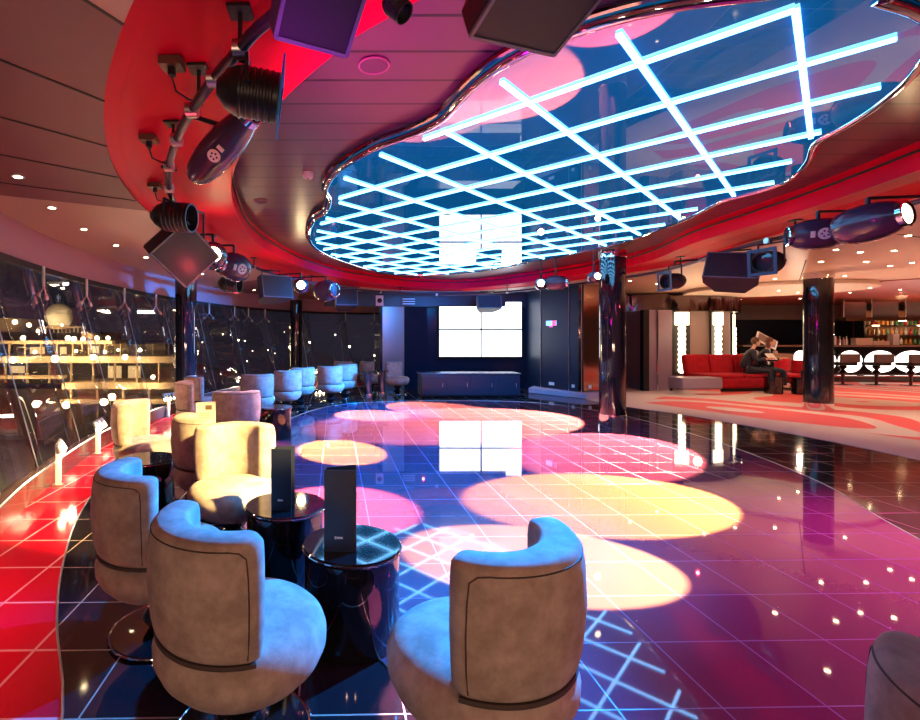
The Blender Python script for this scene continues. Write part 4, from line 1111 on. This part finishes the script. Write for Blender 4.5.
# magenta wash over the dance floor and planks
spot('magenta_wash', (5.6,3.3,2.6), (4.2,2.9,0), 1800, (1,.0,.6), 88, 1, .03)
spot('magenta_wash', (-1.0,5.5,2.6), (1.5,6.0,0), 700, (.0,.10,1), 90, 1, .03)
spot('magenta_ceiling_wash', (-.15,2.5,2.0), (.7,3.0,3.1), 140, (1,.0,.75), 130, 1, .1)
spot('purple_speaker_wash', (-.35,1.15,1.6), (-.1,1.75,2.62), 60, (.8,.0,.8), 34, .8, .05)
spot('magenta_ceiling_wash', (4.6,5.2,2.2), (3.9,6.2,3.1), 30, (1,.1,.45), 120, 1, .1)
spot('warm_ceiling_wash', (-.8,7.6,2.3), (-.9,8.6,3.1), 25, (1,.6,.25), 110, 1, .1)
spot('warm_ceiling_wash', (5.2,9.5,2.2), (4.8,8.3,3.1), 30, (1,.75,.45), 110, 1, .1)
# blue stage light on chairs and far wall
spot('blue_wash', (3.0,4.5,2.75), (-.15,1.9,.5), 6500, (.0,.28,1), 40, .6, .03)
spot('blue_wash', (4.0,9.0,2.75), (-.8,10.5,.5), 11000, (.0,.26,1), 62, .8, .03)
spot('blue_wash', (3.0,9.5,2.7), (3.9,14.2,1.0), 900, (.0,.26,1), 90, .8, .03)
# warm key on the window chairs
spot('floor_blue_wash', (1.6,3.4,2.85), (.9,3.9,0), 2400, (.0,.42,1), 74, 1, .03)
spot('floor_blue_wash', (1.6,6.4,2.85), (1.0,6.6,0), 1800, (.0,.22,1), 110, 1, .03)
spot('warm_key', (1.7,1.9,2.7), (-1.15,4.05,.55), 5200, (1,.74,.26), 27, .3, .03)
spot('pink_key', (1.0,8.4,2.7), (-1.5,6.3,.5), 2400, (1,.55,.55), 34, .5, .05)
# unseen warm fill added low behind the camera for the chairs' near sides
for x, e_ in ((-1.0,140),(.6,95),(2.4,110)):
    spot('rear_fill', (x, -2.7, 1.15), (x*.7, 2.0, .75), e_, (1,.58,.38), 80, .8, .1)
# lights washing the red ring and ceilings
for x, y, e_ in ((-1.0,2.6,16),(-1.4,4.6,18),(-1.6,7.4,26),(5.4,7.5,20),(5.3,4.2,20),(2,12.5,26),(.6,1.9,10)):
    l = bpy.data.lights.new('ring_wash', 'POINT'); l.energy = e_*.2; l.color = (1,.05,.08); l.shadow_soft_size = .02
    lo = bpy.data.objects.new('ring_wash', l); C.objects.link(lo); lo.location = (x, y, 2.1)
# left ceiling bounce
for x, y, e_ in ((-2.2,3.4,14),(-2.6,6.5,20),(-2.6,10.5,20),(-.5,14.6,14)):
    l = bpy.data.lights.new('window_side_glow', 'POINT'); l.energy = e_*.4; l.color = (1,.5,.42); l.shadow_soft_size = .03
    lo = bpy.data.objects.new('window_side_glow', l); C.objects.link(lo); lo.location = (x, y, 1.7)
# lounge downlight beams
for x, y in ((10,5),(9.6,8.5),(8.6,11.2),(12,8),(11,11.5),(15,11),(14,14),(18,13),(17,9),(20,14.5),(8.5,18.5),(12.5,6)):
    spot('lounge_beam', (x, y, ZC-.04), (x, y, 0), 230, (1,.80,.62), 96, .7, .02)
for x, y in ((9.5,11),(13,9),(13,14),(17,11.5),(19,15),(10.5,6.5),(14.5,5)):  # upward fill added to brighten the tan ceiling, no lamps stand here
    spot('lounge_ceiling_fill', (x, y, .9), (x, y, ZC), 185, (1,.68,.45), 150, .8, .1)
for x, y in ((11.5,12.4),(15,11.5),(18,13.5)):
    l = bpy.data.lights.new('lounge_bounce', 'POINT'); l.energy = 40; l.color = (1,.74,.52); l.shadow_soft_size = .03
    lo = bpy.data.objects.new('lounge_bounce', l); C.objects.link(lo); lo.location = (x, y, 1.6)
for (x, y, z_) in ((19.8,17.4,2.0),(21.5,17.4,2.0),(10,13.9,2.0)):
    l = bpy.data.lights.new('shelf_glow', 'POINT'); l.energy = 22; l.color = (1,.6,.3); l.shadow_soft_size = .1
    lo = bpy.data.objects.new('shelf_glow', l); C.objects.link(lo); lo.location = (x, y, z_)

w_ = bpy.data.worlds.new('night'); bpy.context.scene.world = w_; w_.use_nodes = True
bg = w_.node_tree.nodes['Background']; bg.inputs[0].default_value = (.022,.018,.028,1); bg.inputs[1].default_value = 1

cam = bpy.data.cameras.new('camera'); co = bpy.data.objects.new('camera', cam); C.objects.link(co)
co.location = (0,0,H); co.rotation_euler = (PI/2,0,0); cam.sensor_width = 36; cam.lens = F/920*36
cam.shift_x = (460-CX)/920; cam.shift_y = -(360-CY)/920; cam.clip_end = 500; cam.clip_start = .05
sc = bpy.context.scene; sc.camera = co
sc.view_settings.view_transform = 'Standard'; sc.view_settings.look = 'None'; sc.view_settings.gamma = 1; sc.view_settings.exposure = 0
sc.view_settings.use_curve_mapping = False
sc.cycles.max_bounces = 8; sc.cycles.glossy_bounces = 6; sc.cycles.transparent_max_bounces = 12
sc.cycles.use_denoising = True; sc.cycles.sample_clamp_indirect = 6; sc.cycles.caustics_reflective = False; sc.cycles.caustics_refractive = False
